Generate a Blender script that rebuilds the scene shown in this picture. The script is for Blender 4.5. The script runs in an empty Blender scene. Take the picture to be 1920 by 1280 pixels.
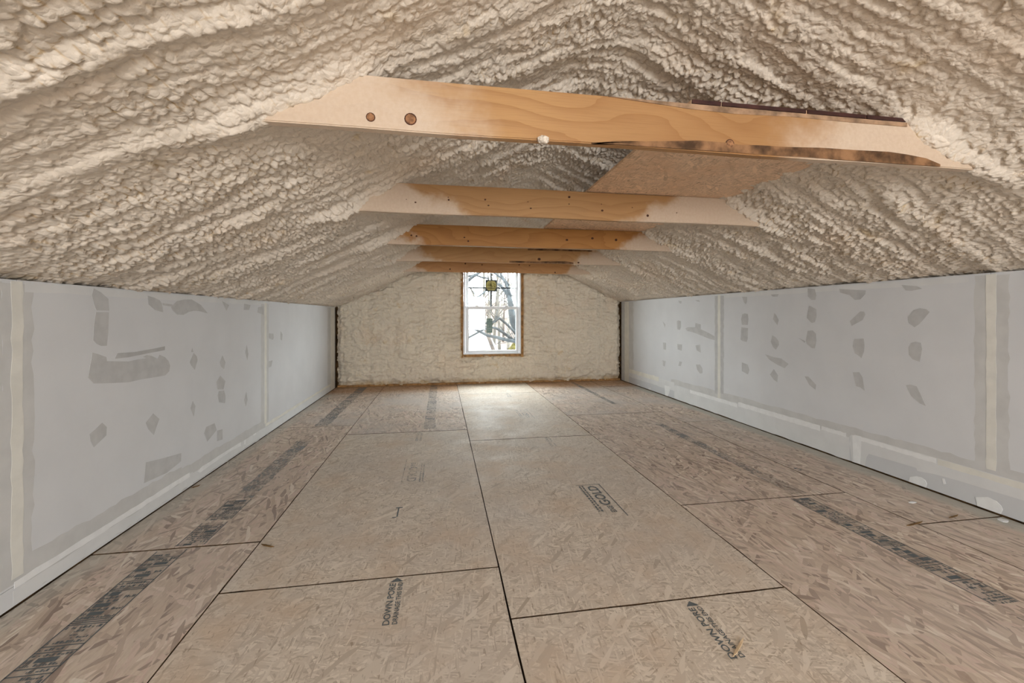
import bpy, bmesh, math, random
import numpy as np
from mathutils import Vector, Matrix
random.seed(7)
S = bpy.context.scene
COL = S.collection
R = math.radians

# ------------------------------------------------------------------ camera, sky, lights, exposure
CAM_H = 1.19
cam_d = bpy.data.cameras.new('camera'); cam = bpy.data.objects.new('camera', cam_d); COL.objects.link(cam)
cam.location = (0, 0, CAM_H); cam.rotation_euler = (R(90), 0, -math.atan(133 / 805))
cam_d.sensor_width = 36; cam_d.lens = 805 / 1920 * 36; cam_d.shift_y = -48 / 1920
cam_d.clip_start = 0.05; cam_d.clip_end = 400
S.camera = cam
S.view_settings.view_transform = 'Standard'; S.view_settings.look = 'None'
S.view_settings.gamma = 1; S.view_settings.use_curve_mapping = False
S.view_settings.exposure = 0.86
S.cycles.max_bounces = 7; S.cycles.diffuse_bounces = 3; S.cycles.adaptive_threshold = 0.03
W = bpy.data.worlds.new('overcast_sky'); S.world = W; W.use_nodes = True
bg = W.node_tree.nodes['Background']; bg.inputs[0].default_value = (0.93, 0.965, 1.0, 1); bg.inputs[1].default_value = 14
def area(name, loc, rot, sx, sy, power, col=(1, 1, 1), portal=False):
    l = bpy.data.lights.new(name, 'AREA'); l.shape = 'RECTANGLE'; l.size = sx; l.size_y = sy; l.energy = power; l.color = col
    if portal: l.cycles.is_portal = True
    o = bpy.data.objects.new(name, l); COL.objects.link(o); o.location = loc; o.rotation_euler = rot
    return o
area('window_daylight_portal', (0.885, 7.66, 1.33), (R(-90), 0, 0), 1.0, 1.62, 1, portal=True)
# the window of the opposite gable, behind the camera
RX0, RX1, RZ0, RZ1 = -0.35, 2.05, 0.5, 2.12
area('rear_window_daylight_portal', ((RX0 + RX1) / 2, -4.68, (RZ0 + RZ1) / 2), (R(90), 0, 0), RX1 - RX0, RZ1 - RZ0, 1, portal=True)

# measured data
LIMBS={'limb1': [(1.841, 11.0, 1.041), (1.813, 11.09, 1.371), (1.795, 11.17, 1.581), (1.767, 11.26, 1.731), (1.737, 11.34, 1.798), (1.654, 11.43, 1.919), (1.601, 11.51, 1.999), (1.526, 11.6, 2.068)], 'limb1b': [(1.811, 11.2, 1.707), (1.783, 11.36, 1.863), (1.743, 11.52, 2.043), (1.69, 11.68, 2.207), (1.624, 11.84, 2.373), (1.511, 12.0, 2.588)], 'limb1c': [(1.852, 11.8, 2.043), (1.774, 11.95, 2.186), (1.66, 12.1, 2.287), (1.52, 12.25, 2.412), (1.33, 12.4, 2.561)], 'limb2': [(1.784, 10.2, 0.565), (1.693, 10.11, 0.59), (1.527, 10.03, 0.624), (1.327, 9.94, 0.677), (1.058, 9.86, 0.738), (0.904, 9.77, 0.816), (0.753, 9.69, 0.891), (0.587, 9.6, 0.974)], 'limb3': [(1.819, 10.4, 0.553), (1.689, 10.33, 0.636), (1.56, 10.25, 0.727), (1.358, 10.18, 0.864), (1.272, 10.1, 0.904), (1.15, 10.03, 0.916), (1.012, 9.95, 0.891), (0.877, 9.88, 0.83), (0.6, 9.8, 0.685)], 'limb4': [(1.854, 10.6, 0.729), (1.757, 10.5, 0.832), (1.583, 10.4, 0.991), (1.394, 10.3, 1.137), (1.285, 10.2, 1.062), (1.196, 10.1, 1.035), (1.036, 10.0, 1.019)], 'limb5': [(1.036, 10.0, 1.019), (0.882, 9.93, 1.039), (0.694, 9.87, 1.049), (0.6, 9.8, 1.059)], 'limb6': [(0.612, 10.0, 2.003), (0.748, 10.1, 2.115), (0.905, 10.2, 2.22), (1.048, 10.3, 2.328)], 'limb7': [(0.734, 12.0, 2.287), (0.94, 12.1, 2.343), (1.173, 12.2, 2.277), (1.365, 12.3, 2.266)], 'limb8': [(0.683, 11.0, 1.478), (0.863, 11.1, 1.614), (1.036, 11.2, 1.743), (1.191, 11.3, 1.875)], 'limb9': [(0.807, 13.0, 1.16), (0.938, 13.0, 1.399), (1.01, 13.0, 1.567), (0.986, 13.0, 1.782), (0.915, 13.0, 1.949), (0.879, 13.0, 2.045)], 'limb10': [(1.132, 12.0, 1.118), (1.298, 12.1, 1.319), (1.4, 12.2, 1.433)], 'limb11': [(1.202, 12.5, 1.461), (1.24, 12.53, 1.647), (1.302, 12.57, 1.765), (1.399, 12.6, 1.861)]}
KNOTS1=[(-0.241, 1.879, 0.0157), (-0.106, 1.882, 0.0216), (1.137, 1.876, 0.0192)]
NAILS=[(1, -0.159, 1.905, 0.0065), (1, 0.048, 1.93, 0.0065), (1, 0.282, 1.942, 0.0065), (1, 0.303, 1.905, 0.0065), (1, 0.583, 1.898, 0.0065), (1, -0.215, 1.921, 0.0035), (1, 0.045, 1.946, 0.0035), (1, 0.564, 1.94, 0.0035), (1, 0.845, 1.984, 0.0085), (1, 1.077, 1.903, 0.0085), (1, 1.406, 1.881, 0.0085), (1, 0.844, 1.937, 0.004), (1, 1.071, 1.946, 0.004), (1, 1.293, 1.932, 0.004), (1, 1.623, 1.909, 0.004), (2, -0.266, 1.92, 0.009), (2, -0.22, 1.914, 0.009), (2, 0.213, 1.915, 0.009), (2, 0.248, 1.882, 0.009), (2, 1.194, 1.92, 0.013), (2, 1.451, 1.943, 0.013), (2, 1.694, 1.935, 0.013), (3, 1.707, 1.86, 0.014), (3, 1.2, 1.893, 0.02), (4, 0.131, 1.883, 0.012), (4, 0.357, 1.969, 0.012), (4, 0.606, 1.956, 0.012), (4, 1.333, 1.958, 0.012), (4, 1.173, 1.967, 0.012), (4, 1.735, 1.86, 0.012)]
WANES=[(0, [(0.562, 1.838), (0.613, 1.849), (0.669, 1.856), (0.777, 1.862), (0.897, 1.871), (1.002, 1.88), (1.109, 1.88), (1.175, 1.875), (1.285, 1.879), (1.398, 1.88), (1.556, 1.887), (1.734, 1.888), (1.887, 1.891), (1.982, 1.885), (2.079, 1.875), (2.155, 1.853), (2.155, 1.843), (0.562, 1.843)]), (0, [(0.626, 2.023), (0.755, 2.015), (0.956, 2.002), (1.165, 1.997), (1.408, 2.005), (1.713, 2.003), (1.982, 2.005), (1.982, 2.022), (0.646, 2.022)]), (3, [(0.826, 1.865), (1.127, 1.863), (1.537, 1.875), (1.641, 1.861), (1.641, 1.843), (0.826, 1.843)]), (3, [(1.059, 2.0), (1.399, 2.003), (1.886, 2.0), (1.886, 2.021), (1.059, 2.021)])]
LUMPS=[(0, 2.141, -0.012, 1.96, 0.075, 0.03, 0.04, 1), (0, 0.372, -0.003, 1.84, 0.022, 0.02, 0.014, 2), (2, 2.139, -0.01, 1.9969999999999999, 0.14, 0.03, 0.05, 3), (2, 2.31, -0.03, 1.944, 0.15, 0.05, 0.05, 4), (1, 2.095, -0.01, 1.99, 0.05, 0.03, 0.035, 5)]
LEFT_PATCHES=[
 [(2.460,1.328),(2.507,1.310),(2.556,1.279),(2.562,1.217),(2.477,1.218),(2.460,1.252),(2.448,1.293)],
 [(2.474,1.209),(2.559,1.209),(2.556,1.111),(2.546,1.035),(2.507,1.036),(2.477,1.049),(2.457,1.069),(2.460,1.137)],
 [(2.451,1.007),(2.495,0.994),(2.543,0.976),(2.546,0.955),(2.702,0.937),(2.775,0.941),(2.853,0.941),(2.821,0.950),(2.853,0.959),(2.893,0.951),(2.952,0.927),(2.970,0.950),(3.023,0.930),(3.060,0.901),(3.074,0.870),(3.065,0.836),(3.023,0.815),(2.893,0.819),(2.813,0.822),(2.702,0.821),(2.537,0.841),(2.460,0.852),(2.426,0.885),(2.440,0.952)],
 [(2.861,1.310),(2.927,1.299),(2.970,1.286),(2.992,1.267),(3.005,1.213),(2.927,1.226),(2.869,1.258)],
 [(2.998,1.270),(3.099,1.264),(3.099,1.250),(3.002,1.256)],
 [(3.082,1.246),(3.148,1.288),(3.230,1.301),(3.316,1.304),(3.434,1.268),(3.527,1.208),(3.420,1.223),(3.341,1.226),(3.278,1.217),(3.218,1.197),(3.148,1.199),(3.104,1.223)],
 [(3.733,1.309),(3.852,1.278),(3.807,1.232)],
 [(4.124,1.298),(4.254,1.288),(4.220,1.244),(4.116,1.243)],
 [(4.421,1.273),(4.543,1.285),(4.543,1.200),(4.398,1.223)],
 [(3.341,0.929),(3.380,0.901),(3.388,0.873),(3.354,0.810),(3.311,0.845),(3.293,0.871)],
 [(3.321,0.967),(3.336,0.937),(3.311,0.939)],
 [(3.743,0.877),(3.790,0.815),(3.767,0.763),(3.717,0.790),(3.698,0.825)],
 [(4.177,0.932),(4.207,0.846),(4.186,0.792),(4.144,0.870)],
 [(3.707,0.721),(3.790,0.664),(3.757,0.603),(3.669,0.618),(3.647,0.678)],
 [(3.685,0.602),(3.767,0.593),(3.790,0.547),(3.783,0.489),(3.691,0.513),(3.669,0.569)],
 [(3.328,0.595),(3.362,0.552),(3.341,0.483),(3.301,0.550)],
 [(4.165,0.515),(4.190,0.436),(4.157,0.383),(4.124,0.449)],
 [(2.910,0.601),(2.968,0.554),(2.943,0.518),(2.916,0.470),(2.867,0.518),(2.845,0.561)],
 [(2.515,0.642),(2.545,0.613),(2.542,0.570),(2.461,0.533),(2.442,0.567),(2.435,0.605)],
 [(3.622,0.367),(3.653,0.306),(3.518,0.256),(3.476,0.329),(3.504,0.368)],
 [(3.657,0.300),(3.743,0.290),(3.743,0.208),(3.660,0.218)],
 [(2.845,0.328),(2.998,0.302),(3.194,0.273),(3.190,0.219),(3.040,0.196),(2.827,0.212)],
 [(4.671,1.015),(4.791,1.006),(4.808,0.966),(4.780,0.942),(4.682,0.962)],
 [(4.671,0.732),(4.769,0.732),(4.736,0.672),(4.671,0.669)],
 [(4.996,1.025),(5.052,0.989),(5.039,0.921),(4.990,0.935)],
]
RIGHT_PATCHES=[
 [(5.988,1.111),(5.906,1.064),(5.919,1.015)],
 [(5.975,0.793),(5.888,0.792),(5.888,0.690),(5.963,0.690)],
 [(5.988,0.526),(5.900,0.519),(5.925,0.436),(5.975,0.446)],
 [(5.592,1.116),(5.548,1.128),(5.492,1.117),(5.487,1.042),(5.514,0.996),(5.581,1.000)],
 [(5.581,0.796),(5.460,0.795),(5.471,0.707),(5.570,0.720)],
 [(5.525,0.558),(5.460,0.556),(5.492,0.492),(5.553,0.491)],
 [(5.553,1.405),(5.471,1.393),(5.482,1.357),(5.536,1.371)],
 [(5.375,1.021),(5.313,1.038),(5.148,1.042),(5.148,1.098),(5.029,1.081),(5.029,1.020),(4.884,0.984),(4.747,0.942),(4.734,0.895),(4.841,0.905),(4.997,0.935),(5.187,0.972),(5.338,0.987)],
 [(5.143,0.804),(5.043,0.822),(5.029,0.720),(5.114,0.739)],
 [(5.133,0.556),(5.043,0.566),(4.992,0.517),(4.992,0.462),(5.043,0.449),(5.105,0.489)],
 [(5.153,1.396),(5.067,1.393),(5.048,1.370),(5.105,1.377)],
 [(4.260,1.208),(4.219,1.218),(4.175,1.210),(4.165,1.156),(4.175,1.091),(4.267,1.093),(4.277,1.156)],
 [(4.274,1.065),(4.172,1.058),(4.175,0.945),(4.192,0.906),(4.253,0.912),(4.288,0.927)],
 [(4.267,0.677),(4.175,0.663),(4.152,0.607),(4.172,0.556),(4.267,0.581)],
 [(4.260,1.400),(4.185,1.396),(4.189,1.340),(4.205,1.317),(4.232,1.337)],
 [(3.798,1.220),(3.770,1.194),(3.742,1.149),(3.759,1.099),(3.815,1.155)],
 [(3.826,0.996),(3.778,0.976),(3.745,0.942),(3.737,0.908),(3.778,0.854),(3.815,0.877),(3.844,0.929)],
 [(3.923,0.798),(3.806,0.778),(3.710,0.774),(3.622,0.731),(3.669,0.684),(3.764,0.709),(3.864,0.746)],
 [(3.804,0.661),(3.751,0.604),(3.759,0.534),(3.806,0.553),(3.855,0.598)],
 [(3.844,1.405),(3.742,1.405),(3.759,1.380),(3.821,1.383)],
 [(3.389,1.283),(3.350,1.267),(3.312,1.249),(3.310,1.191),(3.328,1.134),(3.362,1.127),(3.412,1.172)],
 [(3.403,1.054),(3.350,1.061),(3.316,1.032),(3.312,0.971),(3.328,0.902),(3.362,0.902),(3.412,0.935),(3.422,0.960)],
 [(3.508,0.988),(3.427,0.960),(3.436,0.944)],
 [(3.436,0.637),(3.396,0.642),(3.316,0.580),(3.323,0.535),(3.385,0.566)],
 [(3.403,1.441),(3.328,1.428),(3.312,1.374),(3.321,1.332),(3.362,1.333),(3.403,1.368)],
 [(2.908,1.226),(2.878,1.224),(2.867,1.200),(2.890,1.157),(2.981,1.109),(2.997,1.147)],
 [(2.957,1.005),(2.881,1.012),(2.874,0.962),(2.878,0.910),(2.899,0.857),(2.920,0.872),(2.953,0.890),(2.971,0.946)],
 [(2.971,0.735),(2.917,0.743),(2.890,0.704),(2.873,0.601),(2.908,0.624),(2.944,0.627)],
 [(3.090,1.414),(2.864,1.390),(2.867,1.361),(2.908,1.320),(2.953,1.318),(2.999,1.359),(3.082,1.384)],
 [(2.556,1.183),(2.520,1.229),(2.479,1.244),(2.438,1.236),(2.418,1.216),(2.452,1.169),(2.479,1.135),(2.513,1.110),(2.549,1.137)],
 [(2.534,1.000),(2.506,1.010),(2.472,1.003),(2.465,0.959),(2.479,0.871),(2.527,0.885),(2.549,0.914),(2.551,0.968)],
 [(2.569,0.695),(2.541,0.704),(2.499,0.699),(2.472,0.643),(2.441,0.572),(2.479,0.582),(2.534,0.624)],
 [(2.599,1.413),(2.499,1.398),(2.465,1.378),(2.534,1.367),(2.570,1.372)],
]
WHITE_PATCHES=[
 [(2.543,0.049),(2.502,0.069),(2.472,0.073),(2.446,0.063),(2.435,0.042),(2.442,0.007),(2.462,-0.007),(2.502,-0.002),(2.550,0.004)],
 [(2.166,0.063),(2.103,0.090),(2.062,0.081),(2.040,0.063),(2.033,0.044),(2.043,0.010),(2.092,0.002),(2.155,-0.008),(2.157,0.031)],
 [(2.345,0.112),(2.333,0.116),(2.323,0.085),(2.336,0.077)],
 [(3.847,0.044),(3.812,0.066),(3.775,0.067),(3.765,0.041),(3.738,0.023),(3.778,-0.009),(3.819,-0.005),(3.847,0.014)],
 [(4.704,0.071),(4.654,0.088),(4.645,0.052),(4.684,0.028)],
 [(4.280,0.033),(4.229,0.062),(4.188,0.026),(4.196,-0.005),(4.263,-0.004)],
 [(3.343,0.097),(3.316,0.102),(3.318,0.062),(3.340,0.065)],
 [(6.836,0.027),(6.777,0.046),(6.738,-0.010),(6.824,-0.012)],
 [(6.424,0.042),(6.343,0.055),(6.354,-0.022),(6.431,-0.022)],
]

# ------------------------------------------------------------------ helpers
def link(name, me, mat=None, parent=None, smooth=False):
    o = bpy.data.objects.new(name, me); COL.objects.link(o)
    if mat is not None:
        for m in (mat if isinstance(mat, (list, tuple)) else [mat]): me.materials.append(m)
    if parent is not None: o.parent = parent
    if smooth: me.shade_smooth()
    return o
def mesh(name, v, f, mat=None, parent=None, smooth=False, mi=None):
    me = bpy.data.meshes.new(name); me.from_pydata([tuple(p) for p in v], [], f)
    if mi is not None: me.polygons.foreach_set('material_index', mi)
    me.update(); return link(name, me, mat, parent, smooth)
def tag(o, label=None, cat=None, group=None, kind=None):
    if label: o['label'] = label
    if cat: o['category'] = cat
    if group: o['group'] = group
    if kind: o['kind'] = kind
    return o
def empty(name, loc=(0, 0, 0)):
    o = bpy.data.objects.new(name, None); COL.objects.link(o); o.location = loc; o.empty_display_size = 0.1; return o
class MB:
    def __init__(s): s.v = []; s.f = []; s.m = []
    def box(s, a, b, mi=0):
        n = len(s.v); x0, y0, z0 = a; x1, y1, z1 = b
        s.v += [(x0, y0, z0), (x1, y0, z0), (x1, y1, z0), (x0, y1, z0), (x0, y0, z1), (x1, y0, z1), (x1, y1, z1), (x0, y1, z1)]
        s.f += [tuple(n + i for i in q) for q in ((0, 3, 2, 1), (4, 5, 6, 7), (0, 1, 5, 4), (1, 2, 6, 5), (2, 3, 7, 6), (3, 0, 4, 7))]
        s.m += [mi] * 6; return s
    def prism(s, pts, off, mi=0):
        """pts: 3D polygon (front face), off: vector to the back face"""
        n = len(s.v); k = len(pts); s.v += [tuple(p) for p in pts]
        s.v += [(p[0] + off[0], p[1] + off[1], p[2] + off[2]) for p in pts]
        s.f.append(tuple(n + i for i in range(k))); s.f.append(tuple(n + 2 * k - 1 - i for i in range(k)))
        for i in range(k):
            j = (i + 1) % k; s.f.append((n + i, n + k + i, n + k + j, n + j))
        s.m += [mi] * (k + 2); return s
    def quad(s, a, b, c, d, mi=0):
        n = len(s.v); s.v += [a, b, c, d]; s.f.append((n, n + 1, n + 2, n + 3)); s.m.append(mi); return s
    def tube(s, pts, rads, sides=7, mi=0):
        n = len(s.v); pts = [Vector(p) for p in pts]
        for i, p in enumerate(pts):
            d = (pts[min(i + 1, len(pts) - 1)] - pts[max(i - 1, 0)]).normalized()
            u = d.cross(Vector((0.31, 0.93, 0.2))).normalized(); w = d.cross(u)
            for k in range(sides):
                t = 2 * math.pi * k / sides; q = p + (u * math.cos(t) + w * math.sin(t)) * rads[i]; s.v.append(tuple(q))
        for i in range(len(pts) - 1):
            for k in range(sides):
                a = n + i * sides + k; b = n + i * sides + (k + 1) % sides
                s.f.append((a, b, b + sides, a + sides)); s.m.append(mi)
        s.f.append(tuple(n + k for k in range(sides))[::-1]); s.f.append(tuple(n + (len(pts) - 1) * sides + k for k in range(sides))); s.m += [mi, mi]
        return s
    def build(s, name, mat, parent=None, smooth=False, bevel=0):
        o = mesh(name, s.v, s.f, mat, parent, smooth, s.m)
        bm = bmesh.new(); bm.from_mesh(o.data); bmesh.ops.recalc_face_normals(bm, faces=bm.faces)
        if bevel: bmesh.ops.bevel(bm, geom=bm.edges[:], offset=bevel, segments=2, affect='EDGES', profile=0.6)
        bm.to_mesh(o.data); bm.free()
        return o

# ------------------------------------------------------------------ node helpers
def nmat(name):
    m = bpy.data.materials.new(name); m.use_nodes = True; nt = m.node_tree
    return m, nt, nt.nodes['Principled BSDF']
class NT:
    def __init__(s, nt): s.nt = nt
    def n(s, t, **kw):
        x = s.nt.nodes.new(t)
        for k, v in kw.items(): setattr(x, k, v)
        return x
    def l(s, a, b): s.nt.links.new(a, b)
    def setin(s, node, key, val):
        if isinstance(val, bpy.types.NodeSocket): s.l(val, node.inputs[key])
        else: node.inputs[key].default_value = val
    def coord(s, out='Object'): return s.n('ShaderNodeTexCoord').outputs[out]
    def mapping(s, vec, loc=(0, 0, 0), rot=(0, 0, 0), sc=(1, 1, 1)):
        m = s.n('ShaderNodeMapping'); s.l(vec, m.inputs[0]); s.setin(m, 1, loc); s.setin(m, 2, rot); s.setin(m, 3, sc); return m.outputs[0]
    def noise(s, vec, scale, detail=3, rough=0.55, dist=0.0, col=False):
        x = s.n('ShaderNodeTexNoise'); s.l(vec, x.inputs['Vector']); s.setin(x, 'Scale', scale); s.setin(x, 'Detail', detail); s.setin(x, 'Roughness', rough); s.setin(x, 'Distortion', dist)
        return x.outputs['Color' if col else 'Fac']
    def vor(s, vec, scale, feature='F1', dim='3D', rnd=1.0):
        x = s.n('ShaderNodeTexVoronoi', feature=feature, voronoi_dimensions=dim); s.l(vec, x.inputs['Vector']); s.setin(x, 'Scale', scale); s.setin(x, 'Randomness', rnd); return x
    def math(s, op, a, b=0.0, c=None, clamp=False):
        x = s.n('ShaderNodeMath', operation=op, use_clamp=clamp); s.setin(x, 0, a); s.setin(x, 1, b)
        if c is not None: s.setin(x, 2, c)
        return x.outputs[0]
    def maprange(s, v, a, b, c=0.0, d=1.0, smooth=True):
        x = s.n('ShaderNodeMapRange', interpolation_type='SMOOTHSTEP' if smooth else 'LINEAR'); s.setin(x, 0, v); s.setin(x, 1, a); s.setin(x, 2, b); s.setin(x, 3, c); s.setin(x, 4, d); return x.outputs[0]
    def mix(s, f, a, b, blend='MIX'):
        x = s.n('ShaderNodeMix', data_type='RGBA', blend_type=blend); s.setin(x, 0, f)
        for i, v in ((6, a), (7, b)):
            if isinstance(v, (tuple, list)): v = tuple(v) + (1,) if len(v) == 3 else v
            s.setin(x, i, v)
        return x.outputs[2]
    def ramp(s, f, stops, interp='LINEAR'):
        x = s.n('ShaderNodeValToRGB'); s.l(f, x.inputs[0]); r = x.color_ramp; r.interpolation = interp
        while len(r.elements) < len(stops): r.elements.new(0.5)
        for e, (p, c) in zip(r.elements, stops): e.position = p; e.color = tuple(c) + (1,)
        return x.outputs[0]
    def sep(s, vec): 
        x = s.n('ShaderNodeSeparateXYZ'); s.l(vec, x.inputs[0]); return x.outputs
    def bump(s, h, strength, dist, normal=None):
        x = s.n('ShaderNodeBump'); s.l(h, x.inputs['Height']); s.setin(x, 'Strength', strength); s.setin(x, 'Distance', dist)
        if normal is not None: s.l(normal, x.inputs['Normal'])
        return x.outputs[0]

def m_plain(name, col, rough=0.6, spec=0.4, var=0.06, scale=9.0, bump=0.0, bscale=200.0):
    m, nt, b = nmat(name); N = NT(nt); co = N.coord()
    f = N.noise(co, scale, 4)
    c2 = tuple(max(0, c * (1 - var * 2.2)) for c in col); c1 = tuple(min(1, c * (1 + var)) for c in col)
    N.l(N.mix(N.maprange(f, 0.3, 0.7), c2, c1), b.inputs['Base Color']); b.inputs['Roughness'].default_value = rough
    b.inputs['Specular IOR Level'].default_value = spec
    if bump: N.l(N.bump(N.noise(co, bscale, 4), bump, 0.003), b.inputs['Normal'])
    return m

FOAM_C = (0.80, 0.695, 0.575)
def m_foam(name, base=FOAM_C, dark=(0.58, 0.40, 0.20), bumps=True):
    m, nt, b = nmat(name); N = NT(nt); co = N.coord()
    big = N.noise(co, 1.3, 4, 0.6); mid = N.noise(co, 7.0, 4, 0.6)
    c = N.mix(N.maprange(big, 0.3, 0.7), tuple(x * 0.90 for x in base), base)
    c = N.mix(N.math('MULTIPLY', N.maprange(N.noise(co, 2.2, 2), 0.52, 0.75), 0.35), c, (0.80, 0.62, 0.46))
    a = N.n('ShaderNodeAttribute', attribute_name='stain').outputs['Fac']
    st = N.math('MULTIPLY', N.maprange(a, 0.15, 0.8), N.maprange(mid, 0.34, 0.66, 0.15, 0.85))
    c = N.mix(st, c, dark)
    blot = N.math('MULTIPLY', N.maprange(N.noise(co, 3.7, 3, 0.6), 0.60, 0.74), N.maprange(mid, 0.45, 0.6))
    c = N.mix(N.math('MULTIPLY', blot, 0.55), c, (0.66, 0.46, 0.18))
    N.l(c, b.inputs['Base Color']); b.inputs['Roughness'].default_value = 0.62; b.inputs['Specular IOR Level'].default_value = 0.25
    if bumps:
        wv = N.mix(0.05, co, N.noise(co, 14, 2, col=True), 'ADD')
        v1 = N.vor(wv, 55, 'F1').outputs['Distance']; v2 = N.noise(co, 120, 3, 0.6)
        h = N.math('ADD', N.math('MULTIPLY', v1, -1.0), N.math('MULTIPLY', v2, 0.5))
        N.l(N.bump(h, 0.6, 0.007), b.inputs['Normal'])
    return m

def m_wood(name, bare_l, bare_r, tilt, light=(0.72, 0.44, 0.21), darkc=(0.50, 0.25, 0.095), seed=0.0, soft=0.16):
    m, nt, b = nmat(name); N = NT(nt); co = N.coord(); x, y, z = N.sep(co)
    q = N.mapping(co, loc=(seed * 3.1, seed, seed * 1.7), sc=(0.55, 1.0, 1.0))
    wob = N.noise(q, 2.3, 2, 0.5); wob2 = N.noise(N.mapping(co, sc=(1.2, 4, 9), loc=(seed, 0, seed)), 3.0, 3, 0.5)
    zz = N.math('ADD', N.math('MULTIPLY', z, 14.0), N.math('MULTIPLY', wob, 9.0)); zz = N.math('ADD', zz, N.math('MULTIPLY', wob2, 0.5))
    ring = N.math('FRACT', zz)
    rg = N.math('POWER', ring, 2.6)
    c = N.mix(N.math('MULTIPLY', rg, 0.55), light, darkc)
    fine = N.noise(N.mapping(co, sc=(1.5, 40, 70)), 4.0, 3); c = N.mix(N.math('MULTIPLY', N.maprange(fine, 0.4, 0.75), 0.22), c, tuple(v * 0.62 for v in darkc))
    tone = N.noise(q, 1.1, 3); c = N.mix(N.math('MULTIPLY', N.maprange(tone, 0.4, 0.7), 0.4), c, tuple(v * 0.8 for v in darkc))
    sp = N.noise(N.mapping(co, loc=(seed, seed, seed)), 5.0, 4, 0.6); sp2 = N.noise(co, 60, 2)
    off = N.math('MULTIPLY', N.math('SUBTRACT', sp, 0.5), 0.55)
    off = N.math('ADD', off, N.math('MULTIPLY', N.math('SUBTRACT', z, 0.0925), tilt))
    dl = N.math('SUBTRACT', N.math('ADD', x, off), bare_l); dr = N.math('SUBTRACT', bare_r, N.math('SUBTRACT', x, off))
    d = N.math('MINIMUM', dl, dr)
    f = N.maprange(d, soft, -soft); f = N.math('MULTIPLY', f, N.maprange(sp2, 0.2, 0.75, 1.0, 0.82))
    c = N.mix(N.math('MULTIPLY', f, 0.93), c, (0.66, 0.525, 0.40))
    N.l(c, b.inputs['Base Color']); b.inputs['Roughness'].default_value = 0.55; b.inputs['Specular IOR Level'].default_value = 0.3
    N.l(N.bump(fine, 0.12, 0.002), b.inputs['Normal'])
    return m

def flake_layers(N, vec, layers, palette, base=None):
    """overlapping wood strands: every layer is a stretched cell pattern turned its own way"""
    c = base; h = None
    for k, (ang, L, w, thr, sharp) in enumerate(layers):
        v = N.mapping(vec, loc=(k * 3.7, k * 5.3, 0), rot=(0, 0, R(ang)))
        v = N.mapping(v, sc=(1 / w, 1 / L, 1))
        vo = N.vor(v, 1.0, 'F1', '2D', 0.95)
        r = N.sep(vo.outputs['Color'])
        col = N.ramp(r[0], palette)
        mask = N.math('MULTIPLY', N.maprange(r[1], thr - 0.01, thr + 0.01), N.maprange(vo.outputs['Distance'], sharp, sharp - 0.10))
        hh = N.math('ADD', r[2], N.math('MULTIPLY', vo.outputs['Distance'], -0.4))
        if c is None: c = col; h = hh
        else:
            c = N.mix(mask, c, col)
            x = N.n('ShaderNodeMix', data_type='FLOAT'); N.setin(x, 0, mask); N.setin(x, 2, h); N.setin(x, 3, hh); h = x.outputs[0]
    return c, h

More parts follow.
